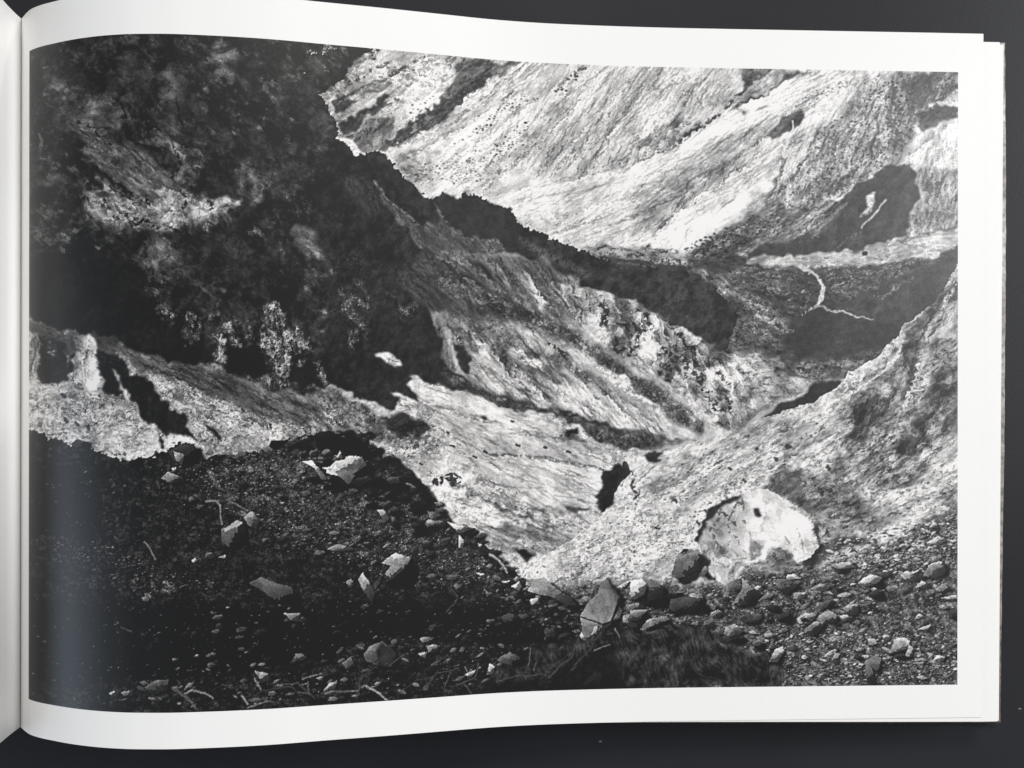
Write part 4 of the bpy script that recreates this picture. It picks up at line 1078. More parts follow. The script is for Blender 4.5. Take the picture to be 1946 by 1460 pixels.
R(Z(4, "355,490 398,468 440,530 432,640 460,770 425,810 330,740 308,620"), 0.84, 'rock', 75, warp=1.5, soft=1.5, amp=0.8)
R(Z(4, "436,560 510,600 580,650 720,740 830,850 960,960 1003,1085 900,1050 800,1020 700,970 640,870 600,800 490,805 462,700"), 0.135, 'dark', warp=4, soft=2)
R(Z(4, "512,675 545,700 590,790 640,830 690,960 650,920 600,830 550,760"), 0.56, 'rock', 55, soft=2)
R(Z(4, "1055,975 1100,1020 1168,1085 1110,1065"), 0.14, 'dark', soft=1.5, warp=3)
R(Z(4, "790,1015 830,1060 855,1125 820,1110"), 0.16, 'dark', soft=1.5, warp=3)
R(Z(4, "780,1030 900,1070 1010,1090 1080,1100 1150,1150 1080,1190 900,1120"), 0.72, 'rock', soft=4)
for (x_, y_, w_) in ((240, 820, 8), (260, 960, 9), (320, 980, 6), (385, 1010, 6), (1440, 1000, 6), (1690, 900, 5), (1280, 910, 5)):
    c = Z(4, "%d,%d" % (x_, y_))[0]
    S([c, (c[0] + 3, c[1] + 4)], w_, 0.2, 0.85, warp=3)
for w_, a_, s_ in ((12, 0.3, "440,500 700,640 1000,780 1400,960"), (10, 0.3, "560,540 900,690 1300,850 1650,1000"), (10, 0.25, "760,600 1100,720 1500,860 1800,980"), (14, 0.3, "400,470 380,600 350,740"),
                   (10, 0.25, "700,760 950,880 1200,1020"), (10, 0.3, "60,480 80,600 70,720"), (12, 0.2, "200,800 350,880 520,960 700,1060"), (10, 0.25, "1000,900 1050,1000 1120,1090")):
    rib(Z(4, s_), w_, a_)
streaks(Z(4, "40,390 400,480 900,660 1500,800 1900,960 1500,1080 900,860 500,700"), 150, 30, 20, 90)
# hanging rock columns, lit in the shade
for s_, t_, d_ in (("790,310 900,340 890,440 850,420", 0.50, 0.62), ("950,360 985,340 1000,400 1045,350 1035,440 1015,530 960,515", 0.52, 0.62), ("1050,350 1140,370 1100,395", 0.46, 0.6),
                   ("1110,460 1170,455 1165,560 1200,630 1150,645 1120,560", 0.66, 0.8), ("1190,400 1250,380 1270,500 1240,545 1200,560", 0.56, 0.66),
                   ("1300,420 1360,440 1340,540 1300,520", 0.42, 0.42), ("1420,278 1470,290 1532,330 1522,380 1540,425 1400,432 1398,340", 0.62, 0.86),
                   ("1378,480 1420,440 1545,430 1640,480 1692,522 1600,560 1560,620 1550,745 1500,700 1440,690 1430,560 1368,540", 0.62, 0.74),
                   ("1600,610 1665,625 1620,662", 0.6, 0.7), ("1700,650 1730,638 1785,745 1740,752", 0.66, 0.85), ("1300,710 1440,700 1560,760 1700,770 1600,800 1420,780", 0.45, 0.7),
                   ("1880,480 1946,440 1946,540 1890,540", 0.42, 0.55)):
    sh_ = [(x + 9, y + 4) for x, y in Z(4, s_)]
    sl, mk = mask(sh_, 3, 1, 3); put(sl, mk * 0.8, 0.085)
    L(Z(4, s_), t_ * 1.05, min(0.95, d_ + 0.2), 80, warp=3, soft=2, scale=9)
R(Z(4, "1195,565 1280,540 1380,560 1430,700 1300,705 1200,665"), 0.10, 'flat', soft=3)
R(Z(4, "1562,650 1690,665 1722,760 1600,795"), 0.12, 'flat', soft=4)
R(Z(4, "1700,560 1900,620 1960,840 1800,770 1760,650"), 0.15, 'dark', soft=4)

# ---- right-hand slope
R(PXY("975,1085 1060,1040 1120,1000 1150,970 1172,935 1195,898 1240,872 1330,838 1450,797 1529,769 1562,756 1590,738 1608,713 1640,695 1665,678 1700,642 1720,615 1755,592 1790,560 1803,530 1830,490 1830,1310 950,1310"), 0.77, 'scree', -28, warp=1.8, soft=1.0, amp=1.1)
R(Z(6, "1560,440 1720,330 1900,120 1900,1300 1500,1460 1000,1460 1250,1120 1150,880 1300,780 1450,660 1560,520"), 0.52, 'mottle', -32, soft=10, amp=1.35)
R(Z(6, "300,1150 700,1000 1100,900 1200,1000 1000,1200 700,1300 300,1300"), 0.70, 'mottle', -28, soft=14, amp=0.9)
R(Z(6, "0,1180 300,1080 520,1050 700,1000 900,960 700,1200 400,1460 0,1460"), 0.75, 'mottle', -28, soft=14, amp=0.8)
R(Z(6, "1250,880 1360,820 1480,860 1420,1000 1320,1110 1240,1060 1290,960"), 0.33, 'mottle', -60, soft=6, amp=1.5)
R(Z(6, "1560,560 1640,520 1640,700 1560,830 1480,800 1500,680"), 0.44, 'rock', -70, soft=6, amp=1.5)
R(Z(6, "1640,420 1760,300 1895,130 1895,500 1700,640 1660,560"), 0.46, 'rock', -55, soft=8, amp=1.5)
R(Z(6, "1720,720 1895,640 1895,1010 1740,1080 1640,980"), 0.40, 'rock', -45, soft=8, amp=1.5)
R(Z(6, "1600,1060 1740,1100 1640,1180 1500,1150"), 0.36, 'mottle', -40, soft=7, amp=1.4)
R(Z(6, "1700,1260 1780,1130 1895,1040 1895,1300 1800,1460 1560,1460 1600,1380"), 0.74, 'mottle', -35, soft=10, amp=0.9)
R(Z(6, "1430,780 1500,760 1500,830 1440,850"), 0.7, 'mottle', soft=4)
S(Z(6, "1890,160 1780,320 1700,450 1660,580 1640,740 1590,860 1540,950"), 6, 0.80, 0.75, warp=4, soft=3, gaps=0.3)
S(Z(6, "1760,330 1690,430 1640,560"), 4, 0.24, 0.6, warp=3, soft=2, gaps=0.3)
S(Z(6, "1570,480 1550,580 1440,700 1300,790 1160,870"), 6, 0.86, 0.8, warp=3, soft=3, gaps=0.2)
S(Z(6, "1880,60 1780,180 1720,320"), 20, 0.28, 0.8, warp=7, soft=4, gaps=0.4)
S(Z(6, "1310,870 1290,960 1270,1080"), 12, 0.2, 0.7, warp=6, soft=3, gaps=0.42)
for s_ in ("1600,960 1500,1060 1420,1160", "1460,1080 1380,1200", "1100,1010 980,1080", "1700,900 1640,1000 1600,1100", "1250,1100 1060,1190", "1660,640 1620,760"):
    S(Z(6, s_), 8, 0.30, 0.6, warp=6, soft=3, gaps=0.5)
R(Z(6, "60,1180 130,1150 190,1160 170,1210 110,1210"), 0.17, 'rock', soft=2, warp=3)
R(Z(6, "700,1130 730,1115 745,1140 715,1145"), 0.17, 'rock', soft=1.5, warp=3)
R(Z(8, "1620,5 1660,-20 1725,15 1690,100 1640,200 1600,245 1568,170 1600,80"), 0.14, 'dark', warp=4, soft=1.5)
S(Z(8, "1730,-10 1735,20"), 12, 0.16, 0.9, warp=3)
S(Z(6, "0,1260 20,1380 30,1460"), 8, 0.2, 0.8, warp=5, gaps=0.4)
for (x_, y_) in ((900, 1120), (830, 1190), (1130, 1245), (1530, 1280), (1540, 1340), (150, 1590), (560, 1250), (380, 1560), (430, 1490), (1180, 1590), (250, 1430), (650, 1310)):
    c = Z(6, "%d,%d" % (x_, y_))[0]
    S([c, (c[0] + 4, c[1] + 3)], 6, 0.24, 0.85, warp=3)
streaks(Z(6, "0,1250 500,1060 1200,850 1560,500 1880,150 1880,1300 1200,1460 0,1460"), 260, -34, 15, 70)
for w_, a_, s_ in ((16, 0.36, "1160,870 1440,700 1560,520"), (17, 0.42, "1540,950 1640,740 1700,450 1890,160"), (15, 0.32, "1250,1100 1450,950 1600,700"), (15, 0.36, "1600,1200 1740,1000 1890,800"), (13, 0.22, "700,1300 1000,1150 1250,1000"),
                   (13, 0.18, "300,1300 600,1150 900,1000"), (13, 0.28, "1400,1300 1600,1150 1800,1050"), (12, 0.3, "1640,620 1740,480 1860,330"), (11, 0.3, "1700,860 1790,700 1890,560"), (12, 0.2, "100,1420 400,1260 700,1120"), (12, 0.2, "1000,1300 1200,1200 1420,1100")):
    rib(Z(6, s_), w_, a_)
R(Z(9, "750,240 790,190 880,90 915,130 960,170 1010,230 1060,300 1060,420 960,330 860,280 800,245"), 0.32, 'mottle', -45, soft=7, amp=1.3, op=0.85)
R(Z(9, "880,120 1200,200 1500,300 1560,420 1300,480 1100,560 1060,420 980,250"), 0.47, 'mottle', -15, soft=12, amp=1.4)
R(Z(9, "1080,560 1300,500 1380,540 1200,600 1060,680 1030,660"), 0.24, 'dark', soft=6, op=0.85)
R(Z(9, "1300,260 1600,230 1880,150 1880,380 1500,420 1350,380"), 0.66, 'mottle', -20, soft=14, amp=1.1)

T *= 1 + 0.10 * np.tanh(relief(fb(FULL, 48, 35, 1.6, 3, gain=0.36))) + 0.05 * norm(fb(FULL, 120, octv=2))
# ---- foreground scree
R(Z(9, "-600,800 -300,770 0,800 200,790 330,790 480,790 540,780 620,730 760,690 960,690 1060,690 1200,660 1400,640 1560,560 1680,430 1895,330 1895,1420 -600,1420"), 0.31, 'pebble', 5, warp=6, soft=14, amp=1.0)
R(Z(9, "1060,690 1400,590 1560,540 1895,430 1895,560 1500,680 1200,760"), 0.42, 'pebble', soft=10, amp=1.2)
FG = "45,815 73,822 132,842 168,852 218,871 287,873 303,860 340,845 369,850 382,871 430,866 468,863 510,850 520,838 566,829 612,822 702,829 712,855 745,875 765,888 778,904 804,914 811,940 837,962 840,984 850,993 903,1006 919,1018 923,1038 946,1054 965,1074 982,1091 1003,1107 1001,1127 1050,1130 1097,1145 1200,1190 1260,1320 45,1400"
R(PXY(FG), 0.115, 'pebble', warp=1.8, fine=1.5, soft=1.0, amp=1.5)
R(Z(7, "380,0 760,40 1100,120 1500,120 1900,160 1946,400 1500,560 1100,300 700,160 440,120"), 0.13, 'pebble', 20, soft=16, amp=1.7)
R(Z(7, "1200,-40 1946,-60 1946,120 1500,100"), 0.16, 'pebble', 20, soft=10, amp=1.6)
R(Z(7, "40,740 600,820 1500,800 1900,900 1900,1080 1300,1180 600,1200 40,1240"), 0.062, 'dark', soft=18)
R(Z(7, "40,0 300,0 420,160 440,380 300,420 40,380"), 0.07, 'flat', soft=14)
R(Z(8, "0,760 900,800 1400,900 1400,1020 900,1000 400,980 0,1000"), 0.065, 'dark', soft=16)
R(Z(8, "300,120 640,330 760,460 900,560 600,600 420,460 200,300"), 0.15, 'pebble', 30, soft=12, amp=1.7)
for s_, t_, d_ in (("640,620 760,600 940,650 900,720 760,720 660,690", 0.5, 0.42), ("40,390 130,380 200,440 120,470 50,450", 0.34, 0.45), ("240,520 400,560 520,640 430,660 290,620", 0.3, 0.35),
                   ("480,860 600,950 600,1010 500,930", 0.3, 0.35), ("660,960 820,970 820,995 660,990", 0.34, 0.4), ("560,560 1040,560 1000,600 600,620", 0.28, 0.35)):
    L(Z(7, s_), t_, d_, 20, warp=5, soft=4, scale=9)
R(Z(5, "0,1035 120,1030 250,1060 285,1140 380,1200 440,1240 480,1290 560,1320 582,1400 520,1425 440,1385 330,1330 230,1290 280,1230 180,1180 60,1180 0,1150"), 0.085, 'rock', warp=3, soft=1.5, amp=1.6)
R(Z(8, "470,150 560,170 660,215 668,285 560,300 480,250"), 0.085, 'rock', warp=3, soft=1.5, amp=1.6)

for (s_, t_, d_) in (("330,880 430,868 520,850 620,870 720,880 790,930 850,1000 900,1030 960,1090 990,1120 900,1120 800,1080 640,1060 500,990 400,930", 0.42, 0.55),
                      ("480,880 700,890 800,960 700,990 560,950", 0.46, 0.5), ("60,1000 200,1020 420,1090 560,1120 420,1130 200,1080", 0.24, 0.4),
                      ("940,1110 1100,1150 1200,1190 1100,1230 960,1190", 0.26, 0.4), ("700,1040 860,1050 960,1120 820,1130", 0.28, 0.45)):
    L(PXY(s_), t_, d_, 20, warp=8, soft=24, scale=8)


def chunk(cx_, cy_, r_, t_, cast=0.06):
    k = RS.randint(5, 8); a0 = RS.uniform(0, 6.28)
    pp = []
    for i in range(k):
        a_ = a0 + (i + RS.uniform(-0.3, 0.3)) * 6.283 / k
        q_ = r_ * RS.uniform(0.7, 1.2)
        pp.append((cx_ + q_ * math.cos(a_) * 1.3, cy_ + q_ * math.sin(a_) * 0.72))
    stone(pp, t_, 0.6, cast, 0.22)


crest = PXY(FG)[7:36]
for i in range(len(crest) - 1):
    (xa, ya), (xb, yb) = crest[i], crest[i + 1]
    for k in range(max(1, int(math.hypot(xb - xa, yb - ya) / 9))):
        t = RS.rand()
        chunk(xa + (xb - xa) * t + RS.uniform(-3, 5), ya + (yb - ya) * t + RS.uniform(-3, 16), RS.uniform(3, 12), RS.choice([0.07, 0.09, 0.12, 0.18, 0.28, 0.40]))

# countless small stones: random facets over the scree
def scatter(pts, n_, smin, smax, tmin, tmax, pw=2.2):
    sl, mk = mask(pts, 0, 0, 4)
    ys, xs_ = np.nonzero(mk > 0.5)
    if len(ys) == 0:
        return
    pick = RS.randint(0, len(ys), n_)
    for k in pick:
        cy_, cx_ = ys[k] + sl[0].start, xs_[k] + sl[1].start
        if tmin > 0.45 and T[cy_, cx_] < 0.42:
            continue
        s_ = (smin + (smax - smin) * RS.rand() ** pw) / SX
        rx_ = s_ * RS.uniform(0.8, 1.5); ry_ = s_ * RS.uniform(0.3, 0.7)
        w_ = int(1.3 * max(rx_, ry_) + 2)
        y0, y1, x0, x1 = max(0, cy_ - w_), min(GH, cy_ + w_ + 2), max(0, cx_ - w_), min(GW, cx_ + w_ + 2)
        yy, xx = np.mgrid[y0:y1, x0:x1]
        th_ = RS.uniform(-0.6, 0.6); c_, s2 = math.cos(th_), math.sin(th_)
        u_ = ((xx - cx_) * c_ + (yy - cy_) * s2) / rx_; v_ = (-(xx - cx_) * s2 + (yy - cy_) * c_) / ry_
        e_ = RS.uniform(0.9, 2.2)
        dd = (np.abs(u_) ** e_ + np.abs(v_) ** e_) ** (1 / e_)
        sh = np.clip(1.25 - np.hypot(u_ - 0.55, v_ - 0.65), 0, 1) * 0.7
        sub_ = T[y0:y1, x0:x1]
        sub_ *= (1 - sh)
        t_ = RS.uniform(tmin, tmax)
        face = np.clip((1.1 - dd) * s_ * 0.9, 0, 1)
        val = t_ * (1 - 0.35 * np.clip(u_ * 0.7 + v_ * 0.8, -0.3, 1)) * (1 + 0.1 * RS.normal(size=u_.shape))
        T[y0:y1, x0:x1] = sub_ * (1 - face) + val * face


RSC = Z(9, "-80,830 200,830 540,800 760,740 1060,710 1400,640 1560,560 1700,440 1880,400 1880,1380 900,1370 800,1220 500,1080 350,1010 0,1060")
scatter(RSC, 2400, 1.0, 4.2, 0.22, 0.58)
scatter(RSC, 110, 4, 11, 0.30, 0.62)
scatter(Z(9, "1000,560 1500,470 1880,380 1880,700 1300,760"), 420, 1.5, 6, 0.35, 0.75)
scatter(Z(9, "700,1080 1300,1060 1880,1080 1880,1360 960,1360"), 420, 1.2, 5, 0.3, 0.78)
FGP = PXY("60,840 300,890 560,850 700,860 800,960 990,1110 1190,1190 1180,1290 700,1320 300,1340 60,1320")
scatter(FGP, 1500, 1.0, 3.6, 0.10, 0.36)
scatter(PXY("330,880 560,850 720,880 850,1000 980,1110 800,1120 560,1040 400,950"), 1700, 1.0, 3.4, 0.14, 0.50)
scatter(PXY("330,880 560,850 720,880 850,1000 980,1110 800,1120 560,1040 400,950"), 90, 3, 9, 0.18, 0.45)
scatter(PXY("240,1290 640,1230 1000,1180 1190,1190 1180,1290 700,1325 300,1345"), 330, 2, 8.5, 0.10, 0.46)
scatter(PXY("940,1120 1190,1130 1200,1200 1000,1190"), 260, 1.5, 8, 0.10, 0.42)
scatter(PXY("60,1010 200,1030 330,1080 420,1110 300,1130 120,1060"), 260, 1.2, 4, 0.15, 0.42)
scatter(PXY("60,780 360,850 700,800 640,770 500,760 330,720 150,740"), 520, 1.2, 3.2, 0.5, 0.85)
scatter(PXY("1000,1085 1180,960 1420,830 1500,880 1430,960 1320,1060 1150,1110"), 500, 1.2, 3.2, 0.55, 0.92)

for k in range(26):
    t = RS.rand(); chunk(575 + 250 * t + RS.uniform(-25, 20), 832 + 130 * t + RS.uniform(0, 40), RS.uniform(8, 17), RS.choice([0.12, 0.18, 0.28, 0.42, 0.5]))
for k in range(60):
    t = RS.rand(); chunk(330 + 560 * t, 890 + 130 * t + RS.uniform(-20, 110), RS.uniform(3, 9), RS.choice([0.14, 0.2, 0.28, 0.36]))
for k in range(70):
    t = RS.rand(); chunk(560 + 260 * t + RS.uniform(-30, 30), 838 + 130 * t + RS.uniform(0, 55), RS.uniform(4, 14), RS.choice([0.08, 0.10, 0.15, 0.24, 0.38]))
for k in range(130):
    chunk(RS.uniform(300, 1190), RS.uniform(1150, 1320), RS.uniform(3, 10), RS.choice([0.08, 0.12, 0.14, 0.18, 0.24, 0.36]))
for k in range(75):
    t = RS.rand(); chunk(1180 + 640 * t, 1115 - 60 * t + RS.uniform(0, 190), RS.uniform(5, 19), RS.choice([0.16, 0.22, 0.30, 0.40, 0.52, 0.6]), 0.1)

# dark bushes, lower middle
R(Z(9, "-560,1180 -300,1120 -100,1060 60,1050 200,1070 340,1000 480,1070 560,1150 760,1180 860,1240 920,1390 -900,1390 -760,1290"), 0.185, 'dark', warp=6, fine=3, soft=7)
sl, mk = mask(Z(9, "-560,1180 -300,1120 -100,1060 60,1050 200,1070 340,1000 480,1070 560,1150 760,1180 860,1240 920,1390 -900,1390 -760,1290"), 6, 3, 7)
T[sl] *= 1 + mk * (0.22 * np.tanh(norm(fb(sl, 5, 68, 4, 3, bend=40))) + 0.22 * norm(fb(sl, 34, octv=2)))
R(Z(8, "900,1240 1100,1210 1300,1190 1500,1080 1700,1000 1700,1290 900,1320"), 0.10, 'dark', soft=10, op=0.7)

# ---- the big pale boulder
BO = "368,530 400,470 450,350 520,310 620,280 700,255 790,243 860,280 930,350 1010,400 1052,440 1060,500 1082,570 1040,640 960,662 930,620 880,590 820,610 750,660 680,690 580,740 540,785 490,775 460,700 400,590"
sh_ = [(x + 9, y + 6) for x, y in Z(9, "1010,400 1052,440 1060,500 1082,570 1040,640 1020,690 960,662")]
sl, mk = mask(sh_, 1, 1, 3); put(sl, mk * 0.85, 0.16)
R(Z(9, BO), 0.55, 'rock', 40, warp=1.0, fine=0.8, soft=1.0, amp=0.45, to=(0.92, (1325, 1020), (1420, 1000)))
R(Z(9, "400,600 460,520 560,560 620,640 660,690 580,738 540,780 490,772 460,700"), 0.62, 'rock', 50, soft=4, amp=0.9)
R(Z(9, "690,500 760,540 750,640 700,660 680,600"), 0.66, 'rock', 60, soft=4, amp=0.9)
R(Z(9, "440,420 560,330 680,300 700,420 640,500 560,520 460,520 410,560"), 0.60, 'rock', 30, soft=8, amp=0.7, op=0.8)
R(Z(9, "366,532 400,470 450,350 520,308 600,280 650,275 630,296 540,325 490,375 450,430 410,500 378,555"), 0.15, 'rock', 40, warp=1.2, fine=0.8, soft=3.5, amp=0.7, op=0.92)
for s_ in ("520,340 500,420 450,480", "600,310 590,370 560,430", "640,300 650,360", "470,480 480,540 520,580", "560,440 570,500 620,540"):
    S(Z(9, s_), 4, 0.26, 0.7, warp=2, soft=1.6, gaps=0.35)
L(Z(9, "440,380 540,330 640,300 660,330 540,420 440,500"), 0.55, 0.35, 40, warp=2, soft=6)
R(Z(9, "704,356 716,348 736,350 748,372 758,398 738,404 716,402 708,380"), 0.20, 'flat', warp=0.8, soft=1.2)
R(Z(9, "575,425 612,425 606,462"), 0.36, 'flat', warp=1, soft=1)
R(Z(9, "640,425 670,425 665,450"), 0.5, 'flat', warp=1, soft=1)
S(Z(9, "930,350 1010,402 1052,442 1060,500 1078,560"), 7, 0.5, 0.75, warp=2, soft=3, gaps=0.3)
for s_ in ("470,640 540,700 600,690", "520,600 570,660 640,650", "560,560 620,640 700,640", "600,520 660,600", "880,520 960,590", "960,470 1000,600"):
    S(Z(9, s_), 2.5, 0.42, 0.7, warp=3, soft=1.2, gaps=0.35)
R(Z(9, "670,705 750,655 820,608 880,588 935,625 970,665 1010,690 880,730 760,735"), 0.47, 'mottle', soft=3, amp=1.1)

# ---- stones one can pick out
for nz, t_, s_ in (
        (4, 0.26, "288,1105 320,1080 390,1088 402,1130 340,1135"), (4, 0.30, "755,1185 780,1140 805,1170"), (4, 0.24, "850,1150 950,1100 1000,1110 1040,1190 980,1205 930,1230 880,1200"),
        (4, 0.5, "885,1150 940,1170 930,1230 890,1200"), (4, 0.12, "1430,1120 1450,1080 1535,1080 1450,1132"), (4, 0.38, "1545,1085 1590,1060 1615,1100"), (4, 0.12, "1700,1050 1740,1030 1850,1050 1862,1100 1700,1132"),
        (4, 0.40, "810,1300 850,1268 930,1300 942,1330 870,1332"), (4, 0.7, "870,1245 895,1240 890,1275"), (4, 0.68, "1628,1210 1680,1200 1772,1310 1740,1312 1690,1240"),
        (4, 0.80, "1740,1242 1830,1232 1880,1180 1950,1180 1950,1240 1902,1340 1840,1290"), (4, 0.66, "1820,1182 1842,1148 1862,1190"),
        (5, 0.66, "0,1252 60,1205 200,1178 232,1228 180,1280 128,1342 80,1290 0,1272"), (5, 0.10, "150,1290 240,1220 282,1232 250,1290"), (5, 0.14, "130,1340 200,1300 290,1310 250,1360"),
        (7, 0.34, "1160,352 1250,300 1290,310 1296,400 1212,462 1160,432"), (7, 0.48, "1288,282 1330,250 1382,300 1362,352 1310,325"), (7, 0.30, "1320,662 1390,630 1470,660 1560,690 1592,740 1582,802 1500,782 1440,740"),
        (7, 0.46, "1520,840 1612,838 1602,884 1560,870"), (7, 0.72, "985,535 1000,520 1020,535 1000,545"), (7, 0.36, "1058,515 1075,485 1105,490 1132,522"), (7, 0.5, "1145,510 1180,505 1182,528"),
        (7, 0.5, "510,1302 540,1288 562,1332"), (7, 0.46, "580,1292 650,1285 642,1322 600,1312"), (7, 0.34, "720,1262 760,1230 852,1214 852,1272 762,1312"), (7, 0.30, "560,1340 620,1330 610,1350"),
        (7, 0.5, "1350,1172 1430,1190 1446,1230 1392,1232"), (7, 0.52, "1748,1292 1780,1240 1824,1230 1812,1282"), (7, 0.55, "1710,1210 1750,1200 1745,1226"), (7, 0.45, "1880,655 1905,640 1925,680 1895,690"),
        (7, 0.40, "700,745 730,735 745,780 715,775"), (7, 0.5, "408,650 425,640 430,660"),
        (8, 0.62, "320,545 400,488 492,520 430,600 372,652 338,612 378,560"), (8, 0.50, "290,242 330,245 362,290 340,312"), (8, 0.48, "0,470 60,440 165,462 100,482"), (8, 0.5, "190,642 212,608 284,720 262,772 212,702"),
        (8, 0.46, "120,662 160,650 152,692"), (8, 0.68, "698,308 862,350 770,378 740,350"), (8, 0.60, "765,385 802,422 792,462 766,462"), (8, 0.7, "878,432 902,440 890,462"), (8, 0.82, "1068,682 1112,655 1132,680 1112,712"),
        (8, 0.72, "1010,655 1062,648 1052,666"), (8, 0.7, "858,605 920,613 912,632"), (8, 0.4, "918,708 972,728 932,742"), (8, 0.56, "1168,702 1210,642 1262,630 1312,680 1402,740 1454,792 1400,792 1300,742 1190,717"),
        (8, 0.7, "1180,760 1220,748 1232,780 1190,792"), (8, 0.34, "220,1072 250,1030 322,1000 372,1030 404,1080 372,1152 300,1142 230,1112"), (8, 0.66, "528,1072 582,1058 572,1102"), (8, 0.5, "585,1032 620,1015 658,1030 642,1062 592,1062"),
        (8, 0.32, "988,1112 1060,1060 1100,1080 1146,1112 1080,1142"), (8, 0.6, "800,1192 862,1168 842,1204"), (8, 0.66, "928,1192 945,1128 974,1150 967,1192"), (8, 0.6, "0,1272 20,1240 62,1240 52,1278"),
        (8, 0.25, "1010,862 1060,838 1124,870 1122,902 1050,912"), (8, 0.22, "1110,850 1160,840 1190,880 1140,890"), (8, 0.24, "1260,930 1310,920 1335,980 1270,1010"), (8, 0.36, "90,1130 140,1095 170,1140 120,1160"),
        (8, 0.72, "1668,692 1762,648 1720,694"), (8, 0.36, "1740,762 1770,640 1880,640 1948,680 1948,760 1830,782"), (8, 0.66, "1742,758 1760,680 1800,665 1842,700 1830,762"), (8, 0.2, "1740,902 1760,850 1850,820 1872,850 1780,942"),
        (8, 0.50, "1818,932 1860,880 1950,858 2010,930 1950,912"), (8, 0.4, "1730,790 1800,780 1860,815 1760,848"),
        (9, 0.42, "230,722 270,622 380,590 424,640 402,700 290,772 240,752"), (9, 0.14, "268,622 300,588 340,592"), (9, 0.36, "390,742 430,682 462,760"), (9, 0.50, "580,912 640,822 638,758 752,850 692,902"),
        (9, 0.38, "820,772 900,760 972,800 880,852"), (9, 0.52, "1030,822 1090,788 1164,800 1112,832"), (9, 0.52, "1220,932 1260,905 1312,910 1314,960 1272,972"), (9, 0.64, "1000,982 1040,953 1072,970 1042,1007"),
        (9, 0.44, "1000,1062 1060,1010 1124,1010 1102,1052 1040,1092"), (9, 0.58, "800,1242 830,1170 872,1150 884,1180 842,1244"), (9, 0.52, "1155,1242 1180,1190 1202,1195 1192,1252"),
        (9, 0.64, "1490,1192 1520,1110 1570,1098 1614,1120 1602,1160 1540,1184"), (9, 0.6, "1588,1202 1610,1140 1634,1160 1622,1212"), (9, 0.76, "1748,1222 1760,1203 1812,1210 1802,1234"),
        (9, 0.54, "1638,812 1670,770 1734,800 1702,822"), (9, 0.5, "1760,822 1800,785 1854,830 1800,842"), (9, 0.6, "1790,872 1882,853 1882,892"), (9, 0.70, "1710,552 1770,515 1824,540 1770,567"),
        (9, 0.6, "1720,462 1750,430 1794,470"), (9, 0.6, "1600,452 1640,455 1642,482 1610,480"), (9, 0.58, "1563,692 1610,660 1614,720"), (9, 0.70, "1600,742 1664,708 1642,737"), (9, 0.6, "1630,1002 1660,963 1694,980"),
        (9, 0.6, "1648,1052 1732,1023 1712,1062"), (9, 0.44, "730,890 790,840 830,850 800,880"), (9, 0.6, "940,755 990,750 980,770"), (9, 0.62, "1150,680 1250,660 1300,690 1200,705"), (9, 0.36, "1540,830 1600,800 1620,830 1560,850"),
        (9, 0.3, "1080,900 1160,880 1180,930 1090,940"), (9, 0.33, "700,1130 750,1105 780,1150 720,1170"), (9, 0.36, "420,1010 470,985 490,1040 430,1050")):
    stone(Z(nz, s_), t_)
stone(Z(9, "-5,772 60,760 92,800 72,852 20,882 -5,870"), 0.70)
stone(Z(9, "80,900 230,850 300,840 310,880 130,930"), 0.14)
stone(Z(9, "210,960 230,880 340,860 400,880 330,960"), 0.26)
stone(Z(9, "320,960 370,890 420,890 444,930 380,970"), 0.13)
stone(Z(9, "48,1050 90,1000 200,978 226,992 130,1030"), 0.48)
stone(Z(9, "-20,1000 0,940 100,938 40,1000"), 0.40)
R(Z(7, "1172,352 1250,302 1284,310 1182,372"), 0.60, 'rock', soft=0.8, warp=0.8, amp=0.5)
R(Z(8, "492,520 545,600 505,692 382,682 372,652 430,600"), 0.075, 'flat', soft=2, warp=1.5)
# the pointed stone in the middle foreground
PYR = Z(8, "1470,852 1500,800 1570,720 1590,660 1625,634 1660,670 1692,740 1684,802 1652,880 1590,902 1510,872")
stone(PYR, 0.50, 0.25, 0.10, 0.2)
R(PYR, 0.40, 'rock', 60, warp=0.5, fine=0.2, soft=0.8, amp=0.45, to=(0.56, (1150, 1110), (1120, 1170)))
R(Z(8, "1625,634 1662,672 1705,745 1692,850 1652,882 1690,745 1655,690"), 0.15, 'dark', soft=1.2, warp=0.8)
stone(Z(8, "1470,862 1590,907 1642,900 1540,972 1490,982"), 0.44, 0.25, None)
R(Z(8, "1650,880 1690,800 1704,830 1690,860"), 0.34, 'rock', soft=1, warp=1)
S(Z(8, "1488,864 1550,885 1600,902 1652,882"), 2.4, 0.07, 0.95, warp=0.8)
S(Z(8, "1652,882 1672,820 1692,770"), 3.5, 0.08, 0.95, warp=0.8)
stone(Z(8, "1465,970 1480,950 1502,990 1490,995"), 0.72, 0.2, None)
stone(Z(8, "1530,970 1550,920 1572,910 1560,960"), 0.62, 0.2, None)
stone(Z(9, "1350,1242 1400,1200 1452,1220 1424,1292 1392,1262 1412,1372 1368,1372"), 0.38)
stone(Z(9, "868,1382 892,1345 890,1384"), 0.45, 0.3, None)
R(Z(8, "318,1005 372,1030 402,1080 372,1150 310,1140 290,1060"), 0.20, 'rock', soft=1.2, warp=1, amp=0.7)
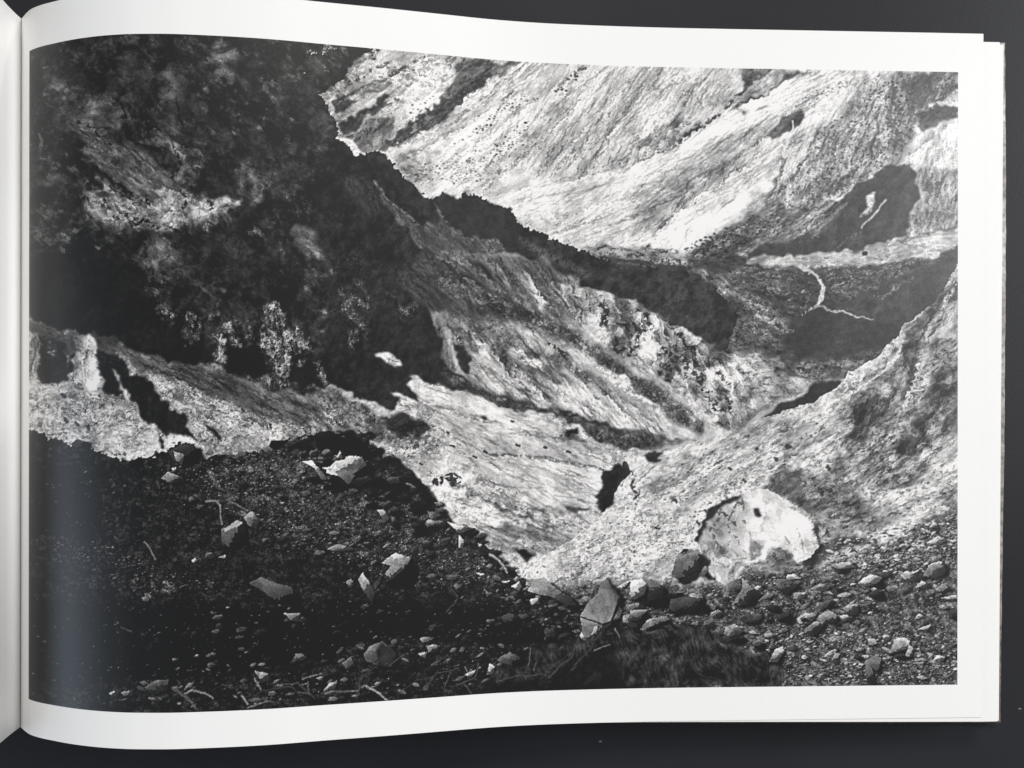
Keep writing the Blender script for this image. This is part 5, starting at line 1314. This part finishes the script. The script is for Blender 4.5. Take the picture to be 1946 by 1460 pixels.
for nz, w_, t_, s_ in (
        (7, 5, 0.50, "1070,190 1130,190 1155,220 1160,320"), (7, 4, 0.46, "710,430 745,470 775,525"), (7, 4, 0.4, "1190,180 1250,210 1310,250"), (7, 8, 0.34, "880,1270 940,1310 1010,1380"),
        (7, 4.5, 0.50, "950,1302 990,1286 1060,1300 1110,1332"), (7, 5, 0.55, "1272,1312 1308,1360"), (7, 4, 0.46, "1350,1220 1388,1280"), (7, 4, 0.24, "1310,1342 1400,1285 1560,1262 1620,1310"),
        (7, 4, 0.42, "1310,1384 1440,1345"), (7, 4, 0.42, "1630,1222 1740,1184"), (7, 3.5, 0.48, "1760,1302 1946,1280"), (7, 3, 0.36, "1660,1240 1662,1300 1600,1290"), (7, 3, 0.3, "580,920 640,950"),
        (8, 5, 0.55, "232,1260 290,1290 352,1336"), (8, 3, 0.30, "370,1142 450,1070"), (8, 2.5, 0.40, "1182,1042 1170,1132"), (8, 5, 0.26, "1290,1202 1420,1090 1460,980"), (8, 4, 0.24, "1420,1162 1520,1050 1600,930 1650,890"),
        (8, 3, 0.46, "1550,1052 1640,1020"), (8, 2.5, 0.36, "1200,1170 1215,1120"), (8, 2.5, 0.5, "800,1150 830,1190 850,1170"), (8, 3, 0.32, "760,1250 860,1210 880,1120"), (8, 3, 0.3, "990,1230 1100,1200 1250,1190"),
        (8, 3, 0.28, "700,830 740,790 762,742 720,690"), (8, 3, 0.28, "180,1330 200,1210 280,1150"), (8, 3, 0.3, "0,1310 120,1285 220,1260"), (8, 2.5, 0.3, "560,1280 640,1180 740,1170"), (8, 2.5, 0.34, "690,1260 720,1180"),
        (8, 6, 0.58, "945,500 1000,530 1035,570 1045,602"), (8, 3, 0.44, "1670,930 1700,980"), (7, 3, 0.3, "1500,1250 1600,1240 1700,1330"), (8, 3, 0.24, "420,1300 520,1230 620,1200"), (8, 2.5, 0.36, "800,1250 840,1300")):
    S(Z(nz, s_), w_ * 0.8, t_, 0.9, warp=1.5, soft=0.9, w2=w_ * 0.6)

# finish: a touch of local contrast as in the print, then tone -> ink reflectance
T = T + 0.065 * np.clip((T - 0.35) / 0.30, 0, 1)
T = T + 0.75 * (T - blur(T, 1.0))
T = np.clip(T, 0.03, 0.97)
lin = np.where(T <= 0.04045, T / 12.92, ((T + 0.055) / 1.055) ** 2.4)
alb = np.clip(lin * 0.88 - 0.010, 0.003, 0.82).astype(f32)
rgb = np.stack([alb * 1.01, alb * 0.985, alb * 0.965, np.ones_like(alb)], -1)

pvx = np.repeat(CXm[None, :], GH, 0); pvz = np.repeat(CZm[None, :], GH, 0)
pvy = np.repeat(np.linspace(Y_PT, Y_PB, GH)[:, None], GW, 1)
verts = np.stack([pvx, pvy, pvz], -1).reshape(-1, 3)
idx = np.arange(GH * GW).reshape(GH, GW)
faces = np.stack([idx[1:, :-1], idx[1:, 1:], idx[:-1, 1:], idx[:-1, :-1]], -1).reshape(-1, 4)
pr = mesh_obj("printed_photograph", verts, faces, ink, page)
pr["label"] = "black-and-white photograph of a rocky mountain valley printed on the page"
ca = pr.data.attributes.new("print_tone", 'FLOAT_COLOR', 'POINT')
ca.data.foreach_set("color", rgb.reshape(-1).astype(f32))
